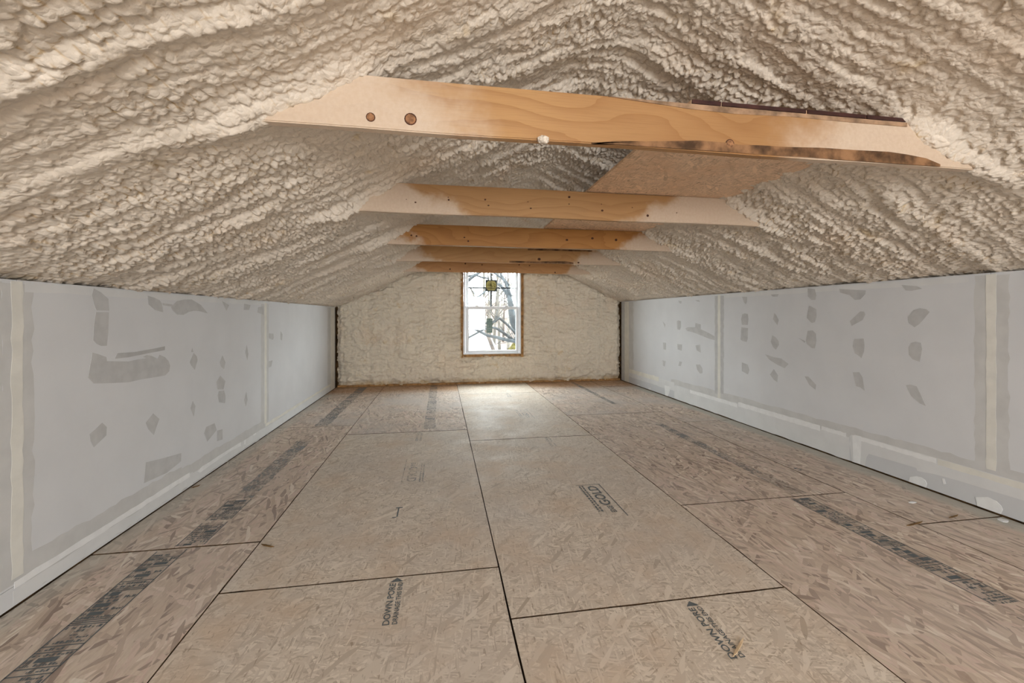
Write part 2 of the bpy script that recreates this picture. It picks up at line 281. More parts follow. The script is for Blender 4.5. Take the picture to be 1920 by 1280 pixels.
PAL_FLAKE = [(0.0, (0.326, 0.243, 0.196)), (0.13, (0.483, 0.378, 0.302)), (0.35, (0.640, 0.518, 0.414)), (0.6, (0.735, 0.621, 0.504)), (0.8, (0.724, 0.567, 0.482)), (1.0, (0.892, 0.799, 0.683))]
PAL_FINE = [(0.0, (0.449, 0.363, 0.276)), (0.25, (0.631, 0.539, 0.443)), (0.7, (0.717, 0.627, 0.523)), (1.0, (0.856, 0.764, 0.655))]
def m_osb(name, fine=False, dust=0.25, zone='floor', seed=0.0, tint=None):
    m, nt, b = nmat(name); N = NT(nt); co = N.coord()
    ob = N.n('ShaderNodeObjectInfo').outputs['Random']
    cv = N.n('ShaderNodeCombineXYZ'); N.setin(cv, 0, N.math('MULTIPLY', ob, 37.0)); N.setin(cv, 1, N.math('MULTIPLY', ob, 91.0))
    ad = N.n('ShaderNodeVectorMath', operation='ADD'); N.l(co, ad.inputs[0]); N.l(cv.outputs[0], ad.inputs[1])
    wob = N.noise(ad.outputs[0], 6.0, 2, col=True)
    vec = N.mix(0.03, ad.outputs[0], wob, 'ADD')
    if fine:
        lay = [(20, .05, .012, 0, 9), (-35, .06, .010, .45, .8), (65, .055, .007, .6, .8), (-75, .05, .006, .72, .8), (5, .07, .006, .80, .7), (40, .10, .02, .86, .75)]
        c, h = flake_layers(N, vec, lay, PAL_FINE)
        c = N.mix(0.12, c, (0.68, 0.595, 0.495))
        blot = N.noise(ad.outputs[0], 2.6, 4, 0.6); c = N.mix(N.math('MULTIPLY', N.maprange(blot, 0.45, 0.72), 0.6), c, (0.66, 0.50, 0.355))
        tick = N.noise(N.mapping(ad.outputs[0], rot=(0, 0, 0.9), sc=(1, .25, 1)), 70, 2); c = N.mix(N.math('MULTIPLY', N.maprange(tick, 0.63, 0.72), 0.55), c, (0.24, 0.15, 0.08))
    else:
        lay = [(8, .16, .05, 0, 9), (-28, .17, .045, .40, .62), (24, .16, .03, .45, .62), (-10, .17, .03, .5, .6), (48, .12, .026, .7, .6), (-60, .10, .024, .76, .6), (4, .12, .014, .72, .62), (-18, .20, .02, .82, .6)]
        c, h = flake_layers(N, vec, lay, PAL_FLAKE)
        grain = N.noise(N.mapping(vec, sc=(60, 9, 1)), 2.0, 3); c = N.mix(N.math('MULTIPLY', N.maprange(grain, 0.35, 0.7), 0.22), c, (0.33, 0.21, 0.14))
    if tint: c = N.mix(1.0, c, tint, 'MULTIPLY')
    x, y, z = N.sep(co)
    if zone == 'floor':
        dn = N.noise(co, 1.1, 5, 0.6); dm = N.maprange(dn, 0.35, 0.7)
        back = N.maprange(N.math('ADD', y, N.math('MULTIPLY', dn, 0.5)), 6.95, 7.35, 1.0, 0.0)
        f = N.math('MULTIPLY', N.math('MULTIPLY', dm, dust), back)
        c = N.mix(f, c, (0.58, 0.53, 0.49))
        wall_r = N.math('MULTIPLY', N.maprange(N.math('ADD', x, N.math('MULTIPLY', dn, 0.12)), 3.16, 3.27), 0.8)
        wall_l = N.math('MULTIPLY', N.maprange(N.math('SUBTRACT', x, N.math('MULTIPLY', dn, 0.12)), -1.62, -1.72), 0.5)
        c = N.mix(N.math('MULTIPLY', N.math('MAXIMUM', wall_r, wall_l), back), c, (0.50, 0.49, 0.43))
        if not fine or seed:
            st = N.math('MULTIPLY', N.maprange(N.math('ADD', y, N.math('MULTIPLY', dn, 0.5)), 6.95, 7.4), 0.6); c = N.mix(st, c, (0.46, 0.225, 0.07))
    N.l(c, b.inputs['Base Color'])
    b.inputs['Roughness'].default_value = 0.5 if zone == 'floor' else 0.6
    N.l(N.maprange(N.noise(co, 3, 4), 0.3, 0.7, 0.66, 0.82), b.inputs['Roughness'])
    b.inputs['Specular IOR Level'].default_value = 0.5
    N.l(N.bump(h, 0.35, 0.0018 if not fine else 0.0010), b.inputs['Normal'])
    return m

def m_ink(name, wear=0.5, col=(0.115, 0.135, 0.145)):
    m, nt, b = nmat(name); N = NT(nt); co = N.coord()
    b.inputs['Base Color'].default_value = col + (1,); b.inputs['Roughness'].default_value = 0.6
    t = N.n('ShaderNodeBsdfTransparent'); mx = N.n('ShaderNodeMixShader')
    f = N.math('ADD', N.math('MULTIPLY', N.noise(N.mapping(co, sc=(1, .5, 1)), 55, 4, 0.7), 0.8), N.math('MULTIPLY', N.noise(co, 6, 3), 0.6))
    N.l(N.maprange(f, wear - 0.12, wear + 0.3, 0.93, 0.12), mx.inputs[0]); N.l(t.outputs[0], mx.inputs[1]); N.l(b.outputs[0], mx.inputs[2])
    out = nt.nodes['Material Output']; N.l(mx.outputs[0], out.inputs[0]); return m

def m_glass(name):
    m, nt, b = nmat(name); N = NT(nt)
    t = N.n('ShaderNodeBsdfTransparent'); t.inputs[0].default_value = (0.95, 0.975, 0.965, 1)
    g = N.n('ShaderNodeBsdfGlossy'); g.inputs['Roughness'].default_value = 0.02
    fc = N.n('ShaderNodeLayerWeight'); fc.inputs[0].default_value = 0.5; mx = N.n('ShaderNodeMixShader')
    N.l(N.math('ADD', N.math('MULTIPLY', N.math('POWER', fc.outputs['Facing'], 5.0), 0.7), 0.03), mx.inputs[0]); N.l(t.outputs[0], mx.inputs[1]); N.l(g.outputs[0], mx.inputs[2])
    N.l(mx.outputs[0], nt.nodes['Material Output'].inputs[0]); return m

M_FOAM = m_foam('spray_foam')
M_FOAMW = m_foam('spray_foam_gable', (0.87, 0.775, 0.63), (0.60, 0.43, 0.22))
M_DRY = m_plain('drywall_paper', (0.73, 0.735, 0.745), 0.75, 0.2, 0.015, 3.0, 0.03, 500)
M_DRYCORE = m_plain('drywall_low_strip', (0.66, 0.665, 0.675), 0.75, 0.2, 0.02, 3.0)
M_GREYC = m_plain('setting_compound', (0.585, 0.582, 0.575), 0.8, 0.15, 0.035, 14.0)
M_GREYB = m_plain('compound_feathering', (0.655, 0.65, 0.635), 0.8, 0.15, 0.03, 8.0)
M_SKIM = m_plain('skim_coat', (0.77, 0.77, 0.765), 0.8, 0.15, 0.02, 6.0)
M_WHITEC = m_plain('white_compound', (0.89, 0.89, 0.885), 0.8, 0.15, 0.02, 20.0)
M_TAPE = m_plain('joint_tape_cream', (0.82, 0.80, 0.735), 0.8, 0.15, 0.03, 10.0)
M_VINYL = m_plain('white_vinyl', (0.82, 0.84, 0.86), 0.35, 0.5, 0.01)
M_GLASS = m_glass('window_glass')
M_OSBF = m_osb('osb_strand_face', False, 0.3)
M_OSBD = m_osb('osb_strand_face_dusty', False, 0.8)
M_OSBB = m_osb('osb_screen_face', True, 0.35)
M_OSBP = m_osb('osb_platform_face', True, 0.0, 'plain', 1.0, (1.15, 0.92, 0.73))
M_RED = m_plain('dark_red_sealed_edge', (0.055, 0.02, 0.016), 0.5, 0.3, 0.2)
M_INK = m_ink('stencil_ink', 0.86); M_INKF = m_ink('stencil_ink_faded', 0.55, (0.30, 0.31, 0.315)); M_INKW = m_ink('stencil_wash', 0.40, (0.17, 0.18, 0.185)); M_INKP = m_ink('stencil_ink_dusty', 0.50, (0.30, 0.315, 0.325))
M_FRAME = m_plain('rough_framing_wood', (0.42, 0.225, 0.085), 0.7, 0.2, 0.2, 14.0)
M_GAP = m_plain('dark_sheathing', (0.10, 0.055, 0.022), 0.8, 0.1, 0.3, 10.0)
M_KNOT = m_plain('knot_wood', (0.33, 0.16, 0.075), 0.6, 0.2, 0.25, 60.0)
M_KNOTR = m_plain('knot_ring', (0.10, 0.04, 0.02), 0.6, 0.2, 0.2, 60.0)
M_BARK = m_plain('bark_edge', (0.24, 0.125, 0.06), 0.75, 0.2, 0.33, 11.0, 0.3, 60)
M_WANE = m_plain('weathered_edge', (0.36, 0.225, 0.135), 0.75, 0.2, 0.22, 14.0, 0.3, 60)
M_EDGE = m_plain('osb_cut_edge', (0.13, 0.08, 0.045), 0.8, 0.1, 0.3, 30.0)
M_SUB = m_plain('subfloor_base', (0.035, 0.022, 0.013), 0.9, 0.1)

# ------------------------------------------------------------------ numpy noise
def h2(ix, iy, s):
    n = (ix.astype(np.int64) * 374761393 + iy.astype(np.int64) * 668265263 + s * 2246822519) & 0xFFFFFFFF
    n = ((n ^ (n >> 13)) * 1274126177) & 0xFFFFFFFF
    n = ((n ^ (n >> 15)) * 2654435761) & 0xFFFFFFFF
    return ((n ^ (n >> 16)) & 0xFFFFFF) / float(0xFFFFFF)
def vnoise(x, y, s):
    ix = np.floor(x); iy = np.floor(y); fx = x - ix; fy = y - iy; fx = fx * fx * (3 - 2 * fx); fy = fy * fy * (3 - 2 * fy)
    a = h2(ix, iy, s); b = h2(ix + 1, iy, s); c = h2(ix, iy + 1, s); d = h2(ix + 1, iy + 1, s)
    return (a * (1 - fx) + b * fx) * (1 - fy) + (c * (1 - fx) + d * fx) * fy
def fbm(x, y, s, o=3):
    t = 0; a = 1; w = 0
    for k in range(o): t = t + a * vnoise(x * 2 ** k, y * 2 ** k, s + k); w += a; a *= 0.5
    return t / w
def worley(x, y, s):
    """distance to the nearest and second nearest feature, offset to the nearest, its hash"""
    ix = np.floor(x); iy = np.floor(y); b1 = np.full(x.shape, 9.0); b2 = np.full(x.shape, 9.0)
    ox = np.zeros(x.shape); oy = np.zeros(x.shape); hh = np.zeros(x.shape)
    for i in (-1, 0, 1):
        for j in (-1, 0, 1):
            cx = ix + i; cy = iy + j; r = h2(cx, cy, s)
            px = cx + 0.1 + 0.8 * r - x; py = cy + 0.2 + 0.6 * h2(cx, cy, s + 1) - y
            d = px * px + py * py; m = d < b1
            b2 = np.where(m, b1, np.minimum(b2, d)); b1 = np.where(m, d, b1); ox = np.where(m, px, ox); oy = np.where(m, py, oy); hh = np.where(m, r, hh)
    return np.sqrt(b1), np.sqrt(b2), ox, oy, hh
def sm(a, b, x):
    t = np.clip((x - a) / (b - a), 0, 1); return t * t * (3 - 2 * t)
def grid_mesh(name, P, keep, mat, stain):
    """P: (nx,ny,3) vertex grid; keep: (nx-1,ny-1) face mask"""
    nx, ny = P.shape[:2]; idx = np.arange(nx * ny).reshape(nx, ny)
    q = np.stack([idx[:-1, :-1], idx[:-1, 1:], idx[1:, 1:], idx[1:, :-1]], -1)[keep]
    used = np.zeros(nx * ny, bool); used[q.ravel()] = True; remap = np.cumsum(used) - 1
    q = remap[q]; V = P.reshape(-1, 3)[used]; st = stain.reshape(-1)[used]
    me = bpy.data.meshes.new(name); me.vertices.add(len(V)); me.vertices.foreach_set('co', V.astype(np.float32).ravel())
    me.loops.add(q.size); me.loops.foreach_set('vertex_index', q.astype(np.int32).ravel())
    me.polygons.add(len(q)); me.polygons.foreach_set('loop_start', np.arange(0, q.size, 4, dtype=np.int32))
    at = me.attributes.new('stain', 'FLOAT', 'POINT'); at.data.foreach_set('value', st.astype(np.float32))
    me.update(calc_edges=True); me.validate()
    return link(name, me, mat, None, True)

# ------------------------------------------------------------------ room dimensions
XL, XR, YB, YF = -1.715, 3.28, 7.5, -4.6      # left wall, right wall, window gable, gable behind the camera
ZL, ZR = 1.338, 1.452                         # wall heights
SL, SR, XRIDGE = 0.485, 0.46, 0.837
BEAM_Y = [1.55, 2.77, 3.99, 5.20, 6.43]; BEAM_Z0, BEAM_Z1 = 1.84, 2.025
def slope_z(x): return np.minimum(ZL + SL * (x - XL), ZR + SR * (XR - x))

# ------------------------------------------------------------------ ceiling: spray foam over the rafters
def foam_relief(s, y, x, yr):
    """height of the foam into the room; s runs up the slope, y along the room"""
    warp = 0.14 * (fbm(s / 0.5, y / 0.4, 11) - 0.5) + 0.045 * (fbm(s / 0.13, y / 0.11, 17) - 0.5)
    yw = y + warp
    ph = (yw - 1.57) / 0.4067; bay = np.abs(ph - np.round(ph)) * 2          # 0 on a rafter, 1 mid-bay
    rid = 1 - sm(0.0, 0.42, bay)
    d = 0.014 * rid * (0.5 + 1.0 * vnoise(s / 0.6, np.round(ph) * 7.3, 5)) - 0.006
    p = vnoise(s / 0.40, yw / 0.055, 23); p2 = vnoise(s / 0.3, yw / 0.030, 29)
    ridge = sm(0.2, 0.8, p); ridge2 = sm(0.2, 0.8, p2)
    calm = sm(0.52, 0.68, fbm(s / 0.5, y / 0.3, 41)) * 0.5
    calm = np.maximum(calm, sm(2.35, 2.75, x) * sm(1.75, 1.2, y) * 0.8)
    live = 1 - calm
    gain = 0.78 + 1.05 * sm(1.2, 3.0, yr)
    d = d + (gain - 0.2) * 0.011 * (ridge ** 1.5) * (0.35 + 0.65 * live) + 0.005 * ridge2 * live
    big = sm(0.35, 0.65, fbm(s / 0.35, y / 0.25, 57))
    ws = s + 0.014 * (fbm(s / 0.04, y / 0.04, 61, 2) - 0.5); wy = yw + 0.016 * (fbm(s / 0.035, y / 0.05, 67, 2) - 0.5)
    a1, a2, ox, oy, hh = worley(ws / 0.030, wy / 0.047, 71)
    dome = np.sqrt(np.clip(1 - (a1 / 0.92) ** 2, 0, 1)); edge = np.clip((a2 - a1) / 0.20, 0, 1)
    tilt = np.clip(-oy, -0.6, 0.6)
    d = d + gain * (0.0135 * dome * (0.5 + hh) + 0.014 * tilt * edge) * (0.34 + 0.9 * live * (0.45 + 0.55 * big))
    b1, b2, bx, by, bh = worley(ws / 0.0155, wy / 0.019, 83)
    pop = (0.2 + 0.8 * live) * (0.35 + 0.65 * sm(0.4, 0.8, ridge)) * (1 - 0.6 * big)
    d = d + gain * 0.0075 * np.sqrt(np.clip(1 - b1 ** 2, 0, 1)) * (0.4 + 0.9 * bh) * pop
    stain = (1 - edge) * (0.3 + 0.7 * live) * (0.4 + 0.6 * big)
    return d, stain
def build_ceiling():
    xs = np.concatenate([np.arange(XL - 0.14, XL - 0.02, 0.02), np.arange(XL - 0.02, XR + 0.0201, 0.0052), np.arange(XR + 0.04, XR + 0.15, 0.02)])
    ys = list(np.arange(YF - 0.02, 0.28, 0.03)); y = 0.28
    while y < 7.68: ys.append(y); y += 0.0048 + 0.0012 * (y - 0.28)
    ys = np.array(ys); X, Y = np.meshgrid(xs, ys, indexing='ij')
    k = 0.055; za = ZL + SL * (X - XL); zb = ZR + SR * (XR - X); Z = -k * np.log(np.exp(-(za - 2) / k) + np.exp(-(zb - 2) / k)) + 2
    wl = 1 / (1 + np.exp((za - zb) / k)); sl = SL * wl - SR * (1 - wl); ln = np.sqrt(1 + sl * sl)
    s = np.where(X < XRIDGE, (X - XL) * 1.11, 20 + (XR - X) * 1.10)
    wb = sm(-0.10, 0.10, X - XRIDGE)
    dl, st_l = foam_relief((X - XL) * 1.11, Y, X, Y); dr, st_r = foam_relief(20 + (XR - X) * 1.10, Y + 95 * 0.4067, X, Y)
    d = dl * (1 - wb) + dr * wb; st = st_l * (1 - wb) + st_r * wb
    # foam climbing onto the ends of the collar ties
    for i, yb in enumerate(BEAM_Y):
        g = np.exp(-((Y - yb - 0.012) / 0.075) ** 2)
        zw = sm(BEAM_Z0 - 0.10, BEAM_Z0 + 0.03, Z) * sm(BEAM_Z1 + 0.12, BEAM_Z1 - 0.05, Z)
        d = d + 0.04 * g * zw * (0.6 + 0.6 * vnoise(X / 0.09, Y / 0.05 + i * 9, 97))
        zt = sm(BEAM_Z1 - 0.02, BEAM_Z1 + 0.05, Z) * sm(BEAM_Z1 + 0.2, BEAM_Z1 + 0.08, Z); d = d - 0.015 * g * zt
    # thinner where it meets the knee walls
    e = np.minimum(X - XL, XR - X); d = d * (0.55 + 0.45 * sm(0.0, 0.25, e)) - 0.012 * sm(0.06, 0.0, e)
    d = d - 0.016
    nxv = sl / ln; nzv = -1 / ln
    P = np.stack([X + nxv * d, Y, Z + nzv * d], -1)
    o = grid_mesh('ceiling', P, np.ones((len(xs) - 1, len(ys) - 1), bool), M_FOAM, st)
    return tag(o, 'cream spray foam insulation covering both sloping sides of the attic roof', kind='structure')
build_ceiling()
b = MB(); o_ = 0.09
prof = [(XL - 0.30, 1.02), (XL - 0.30, slope_z(XL - 0.30) + o_), (XRIDGE, slope_z(XRIDGE) + o_), (XR + 0.30, slope_z(XR + 0.30) + o_), (XR + 0.30, 1.02)]
out_ = [(XL - 0.36, 1.02), (XL - 0.36, slope_z(XL - 0.36) + o_ + .09), (XRIDGE, slope_z(XRIDGE) + o_ + .09), (XR + 0.36, slope_z(XR + 0.36) + o_ + .09), (XR + 0.36, 1.02)]
for k in range(4):
    b.prism([(prof[k][0], YF - 0.25, float(prof[k][1])), (prof[k + 1][0], YF - 0.25, float(prof[k + 1][1])), (out_[k + 1][0], YF - 0.25, float(out_[k + 1][1])), (out_[k][0], YF - 0.25, float(out_[k][1]))], (0, YB + 0.36 - YF, 0))
tag(b.build('roof', M_GAP), 'roof deck above the foam', kind='structure')

# ------------------------------------------------------------------ gable with the window
WX0, WX1, WZ0, WZ1 = 0.388, 1.392, 0.522, 2.16
def build_gable():
    xs = np.arange(XL + 0.012, XR - 0.010, 0.0095); zs = np.arange(0.0, 2.56, 0.0095)
    X, Z = np.meshgrid(xs, zs, indexing='ij')
    wx = X + 0.10 * (fbm(X / 0.25, Z / 0.25, 131) - 0.5); wz = Z + 0.10 * (fbm(X / 0.2, Z / 0.2, 137) - 0.5)
    d = 0.035 * fbm(X / 0.4, Z / 0.4, 141)
    p = vnoise(wx / 0.15, wz / 0.07, 147); d = d + 0.046 * (1 - np.abs(2 * p - 1))
    p = vnoise(wx / 0.06, wz / 0.035, 149); d = d + 0.026 * (1 - np.abs(2 * p - 1))
    a1, a2, ox, oz, hh = worley(wx / 0.07, wz / 0.055, 151); d = d + 0.030 * np.sqrt(np.clip(1 - a1 ** 2, 0, 1)) * (0.3 + hh)
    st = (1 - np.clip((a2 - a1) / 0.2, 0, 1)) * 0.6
    stud = np.abs(((X - 0.03) / 0.4067) - np.round((X - 0.03) / 0.4067)) * 2
    d = d - 0.014 * (1 - sm(0, 0.3, stud))
    # thin, darker and broken along the floor, the corners and the window
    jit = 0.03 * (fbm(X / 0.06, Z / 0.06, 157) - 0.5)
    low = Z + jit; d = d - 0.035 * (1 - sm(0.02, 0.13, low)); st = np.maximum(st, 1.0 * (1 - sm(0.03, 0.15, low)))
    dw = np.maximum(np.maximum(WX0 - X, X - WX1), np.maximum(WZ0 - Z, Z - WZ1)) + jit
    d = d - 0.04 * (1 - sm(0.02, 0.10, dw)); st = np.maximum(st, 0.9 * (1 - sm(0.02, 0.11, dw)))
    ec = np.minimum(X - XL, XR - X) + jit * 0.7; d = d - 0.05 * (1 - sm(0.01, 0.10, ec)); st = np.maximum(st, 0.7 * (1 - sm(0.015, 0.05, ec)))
    P = np.stack([X + 0 * d, YB + 0.066 - d, Z], -1)
    c = lambda A: 0.25 * (A[:-1, :-1] + A[1:, :-1] + A[:-1, 1:] + A[1:, 1:])
    right = c(X) > 0.9
    gapw = np.where(right, 0.040, 0.026)
    keep = (c(Z) < slope_z(c(X)) + 0.04) & (c(dw) > gapw) & (c(ec) > 0.016) & (c(low) > 0.026)
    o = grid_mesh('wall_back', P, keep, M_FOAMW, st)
    tag(o, 'far gable wall of lumpy cream spray foam around the window', kind='structure')
    b = MB(); y0, y1 = YB + 0.062, YB + 0.10; rx0, rx1, rz0, rz1 = WX0 - 0.012, WX1 + 0.012, WZ0 - 0.012, WZ1 + 0.02
    b.box((XL - 0.1, y0, -0.05), (rx0, y1, 2.7)).box((rx1, y0, -0.05), (XR + 0.1, y1, 2.7)).box((rx0, y0, -0.05), (rx1, y1, rz0)).box((rx0, y0, rz1), (rx1, y1, 2.7))
    b.build('sheathing', M_GAP, o)
    MB().box((XL + 0.02, YB - 0.005, 0.002), (XR - 0.02, YB + 0.06, 0.036)).build('bottom_plate', M_FRAME, o, bevel=0.002)
    for nm, a, c2 in (('window_stud', (WX0 - 0.05, YB - 0.004, WZ0 - 0.06), (WX0 - 0.004, YB + 0.06, 2.25)),
                      ('window_stud', (WX1 + 0.006, YB - 0.014, WZ0 - 0.06), (WX1 + 0.052, YB + 0.06, 2.25)),
                      ('sill_plate', (WX0 - 0.004, YB + 0.0, WZ0 - 0.05), (WX1 + 0.006, YB + 0.06, WZ0 - 0.006)),
                      ('window_header', (WX0 - 0.004, YB + 0.0, WZ1 + 0.01), (WX1 + 0.006, YB + 0.06, WZ1 + 0.10))):
        MB().box(a, c2).build(nm, M_FRAME, o, bevel=0.002)
build_gable()

# ------------------------------------------------------------------ knee walls
def wall(side):
    left = side == 'left'; X = XL if left else XR; sg = 1 if left else -1; H = ZL if left else ZR; yend = 7.42 if left else 7.478
    b = MB(); b.box((min(X - sg * 0.013, X - sg * 0.32), YF, -0.02), (max(X - sg * 0.013, X - sg * 0.32), 7.56, H - 0.03))
    w = tag(b.build('wall_' + side, M_GAP), 'low %s knee wall of unpainted drywall with taped joints' % side, kind='structure')
    cnt = [0]
    def panel(y0, y1, z0, z1, m=M_DRY, n='drywall_panel'):
        MB().box((min(X, X - sg * 0.0127), y0 + .001, z0 + .001), (max(X, X - sg * 0.0127), y1 - .001, z1 - .001)).build(n, m, w)
    def patch(pts, m, n, lift, lab=None):
        cnt[0] += 1; e = lift + cnt[0] * 0.000012
        p = [(X + sg * e, a, c) for a, c in pts]
        o = MB().prism(p, (-sg * (e + 0.0005), 0, 0)).build(n, m, w)
        if lab: o['label'] = lab
        return o
    def band(y0, y1, z0, z1, m, n, lift, jit=0.006, along='z', lab=None, seed=0, taper=0):
        rr = random.Random(seed + int(100 * y0) + int(1000 * z0)); k = 26; A = []; B = []
        for i in range(k + 1):
            t = i / k
            if along == 'z':
                z = z0 + (z1 - z0) * t; A.append((y0 + rr.uniform(-jit, jit), z)); B.append((y1 + rr.uniform(-jit, jit), z))
            else:
                y = y0 + (y1 - y0) * t; A.append((y, z0 + rr.uniform(-jit, jit))); B.append((y, z1 + rr.uniform(-jit, jit)))
        return patch(A + B[::-1], m, n, lift, lab)
    return w, panel, patch, band, H, yend

w, panel, patch, band, H, ye = wall('left')
for a, b in ((YF, 2.065), (2.065, 4.60), (4.60, ye)): panel(a, b, 0.09, H)
for a, b in ((YF, 0.85), (0.85, 3.29), (3.29, 4.46), (4.46, ye)): panel(a, b, 0.008, 0.09, M_DRY, 'drywall_strip')
# feathered grey compound, then tape
band(1.80, 2.005, 0.10, 1.326, M_GREYB, 'compound_band', 0.0003, 0.003)
band(2.0, 2.135, 0.10, 1.322, M_GREYB, 'compound_band', 0.0004, 0.012)
band(2.043, 2.092, 0.12, 1.332, M_TAPE, 'joint_tape', 0.0011, 0.004)
band(2.10, 3.20, 0.02, 0.185, M_GREYB, 'compound_band', 0.0003, 0.008, 'y')
band(3.20, 4.66, 0.012, 0.165, M_GREYB, 'compound_band', 0.0003, 0.008, 'y')
band(2.05, 3.28, 0.02, 0.075, M_SKIM, 'skim_coat', 0.0007, 0.006, 'y')
band(3.31, 7.10, 0.02, 0.09, M_SKIM, 'skim_coat', 0.0007, 0.005, 'y')
band(2.055, 3.29, 0.078, 0.108, M_WHITEC, 'joint_tape', 0.0014, 0.0025, 'y')
patch([(3.384, 0.082), (3.45, 0.097), (3.56, 0.094), (3.70, 0.098), (3.86, 0.097), (4.06, 0.096), (4.06, 0.062), (3.90, 0.074), (3.72, 0.070), (3.55, 0.066), (3.42, 0.060)], M_WHITEC, 'joint_tape', 0.0014)
patch([(4.12, 0.09), (4.16, 0.092), (4.15, 0.05), (4.12, 0.055)], M_WHITEC, 'compound_patch', 0.0014)
patch([(4.30, 0.092), (4.36, 0.095), (4.37, 0.082), (4.32, 0.080)], M_WHITEC, 'compound_patch', 0.0014)
band(4.59, 7.13, 0.092, 0.123, M_TAPE, 'joint_tape', 0.0013, 0.004, 'y')
band(3.27, 3.33, 0.012, 0.10, M_SKIM, 'joint_tape', 0.0009, 0.004)
band(4.484, 4.562, 0.13, 1.306, M_GREYB, 'compound_band', 0.0004, 0.006)
band(4.62, 4.672, 0.14, 1.309, M_GREYB, 'compound_band', 0.0004, 0.006)
band(4.566, 4.618, 0.128, 1.318, M_TAPE, 'joint_tape', 0.0012, 0.004)
band(6.95, 7.13, 0.03, 1.32, M_GREYB, 'compound_band', 0.0003, 0.01)
band(7.13, 7.37, 0.012, 1.325, M_TAPE, 'joint_tape', 0.0012, 0.004)
band(7.37, ye, 0.01, 1.325, M_GREYC, 'corner_edge', 0.0008, 0.002)
band(2.10, 4.60, 1.292, 1.330, M_SKIM, 'compound_band', 0.0002, 0.004, 'y')
for p in LEFT_PATCHES: patch(p, M_GREYC, 'compound_patch', 0.0006)
patch([(2.62, 0.99), (2.75, 0.985), (2.92, 0.992), (3.02, 0.999), (3.02, 0.975), (2.86, 0.968), (2.70, 0.960), (2.60, 0.962)], m_plain('compound_double_pass', (0.54, 0.537, 0.53), 0.8, 0.15), 'compound_patch', 0.0010)

w, panel, patch, band, H, ye = wall('right')
for a, b in ((YF, -0.36), (-0.36, 2.09), (2.09, 4.665), (4.665, ye)): panel(a, b, 0.20, H)
for a, b in ((YF, 0.45), (0.45, 2.92), (2.92, 5.85), (5.85, ye)): panel(a, b, 0.012, 0.20, M_DRYCORE, 'drywall_strip')
band(2.11, 2.17, 0.27, 1.438, M_GREYB, 'compound_band', 0.0003, 0.006)
band(2.005, 2.068, 0.27, 1.434, M_GREYB, 'compound_band', 0.0003, 0.006)
band(2.064, 2.112, 0.26, 1.442, M_TAPE, 'joint_tape', 0.0012, 0.003)
band(1.7, 3.0, 0.222, 0.290, M_GREYB, 'compound_band', 0.0003, 0.007, 'y')
band(3.0, 5.75, 0.205, 0.285, M_GREYB, 'compound_band', 0.0003, 0.008, 'y')
patch([(1.5, 0.236), (1.94, 0.237), (2.37, 0.237), (2.93, 0.235), (2.99, 0.225), (3.00, 0.15), (2.975, 0.012), (2.872, 0.014), (2.857, 0.09), (2.84, 0.118), (2.70, 0.122), (2.502, 0.127), (2.495, 0.108), (2.385, 0.125), (2.254, 0.132), (2.08, 0.134), (1.94, 0.137), (1.5, 0.137)], M_SKIM, 'skim_coat', 0.0006)
band(3.0, 5.66, 0.012, 0.20, M_SKIM, 'skim_coat', 0.0005, 0.004, 'y')
band(5.66, 7.16, 0.118, 0.24, M_SKIM, 'skim_coat', 0.0005, 0.006, 'y')
band(3.03, 3.26, 0.196, 0.228, M_WHITEC, 'joint_tape', 0.0014, 0.003, 'y')
band(3.275, 4.325, 0.180, 0.228, M_WHITEC, 'joint_tape', 0.0014, 0.003, 'y')
band(4.34, 5.27, 0.163, 0.205, M_WHITEC, 'joint_tape', 0.0014, 0.003, 'y')
band(1.60, 2.37, 0.196, 0.234, M_TAPE, 'joint_tape', 0.0014, 0.003, 'y')
band(2.38, 2.93, 0.200, 0.232, M_WHITEC, 'joint_tape', 0.0014, 0.003, 'y')
patch([(2.975, 0.226), (2.95, 0.235), (2.90, 0.236), (2.905, 0.10), (2.91, 0.014), (2.965, 0.012), (2.97, 0.10)], M_WHITEC, 'joint_tape', 0.0015)
patch([(5.935, 0.16), (5.77, 0.16), (5.80, 0.06), (5.84, 0.012), (5.91, 0.012), (5.92, 0.07)], M_WHITEC, 'joint_tape', 0.0015)
band(4.683, 4.742, 0.25, 1.43, M_GREYC, 'compound_band', 0.0003, 0.006)
band(4.575, 4.64, 0.27, 1.428, M_GREYC, 'compound_band', 0.0003, 0.008)
band(4.638, 4.686, 0.20, 1.438, M_TAPE, 'joint_tape', 0.0012, 0.002)
band(7.33, ye, 0.012, 1.44, M_GREYC, 'corner_edge', 0.0008, 0.002)
band(7.16, 7.335, 0.012, 1.442, M_TAPE, 'joint_tape', 0.0012, 0.003)
band(6.98, 7.165, 0.20, 1.43, M_GREYB, 'compound_band', 0.0003, 0.012)
band(6.10, 7.14, 0.19, 0.255, M_TAPE, 'joint_tape', 0.0011, 0.006, 'y')
band(2.2, 4.6, 1.400, 1.44, M_SKIM, 'compound_band', 0.0002, 0.004, 'y')
for p in RIGHT_PATCHES: patch(p, M_GREYC, 'compound_patch', 0.0006)
for i, p in enumerate(WHITE_PATCHES): patch([(a, max(c, 0.013)) for a, c in p], M_WHITEC if i < 3 else M_SKIM, 'compound_patch', 0.0012 if i < 3 else 0.0011)

# gable behind the camera with its window opening
b = MB(); y0, y1 = YF - 0.05, YF
b.box((XL - 0.1, y0, -0.02), (RX0, y1, 2.7)).box((RX1, y0, -0.02), (XR + 0.1, y1, 2.7)).box((RX0, y0, -0.02), (RX1, y1, RZ0)).box((RX0, y0, RZ1), (RX1, y1, 2.7))
tag(b.build('wall_front', M_FOAMW), 'gable wall behind the camera', kind='structure')

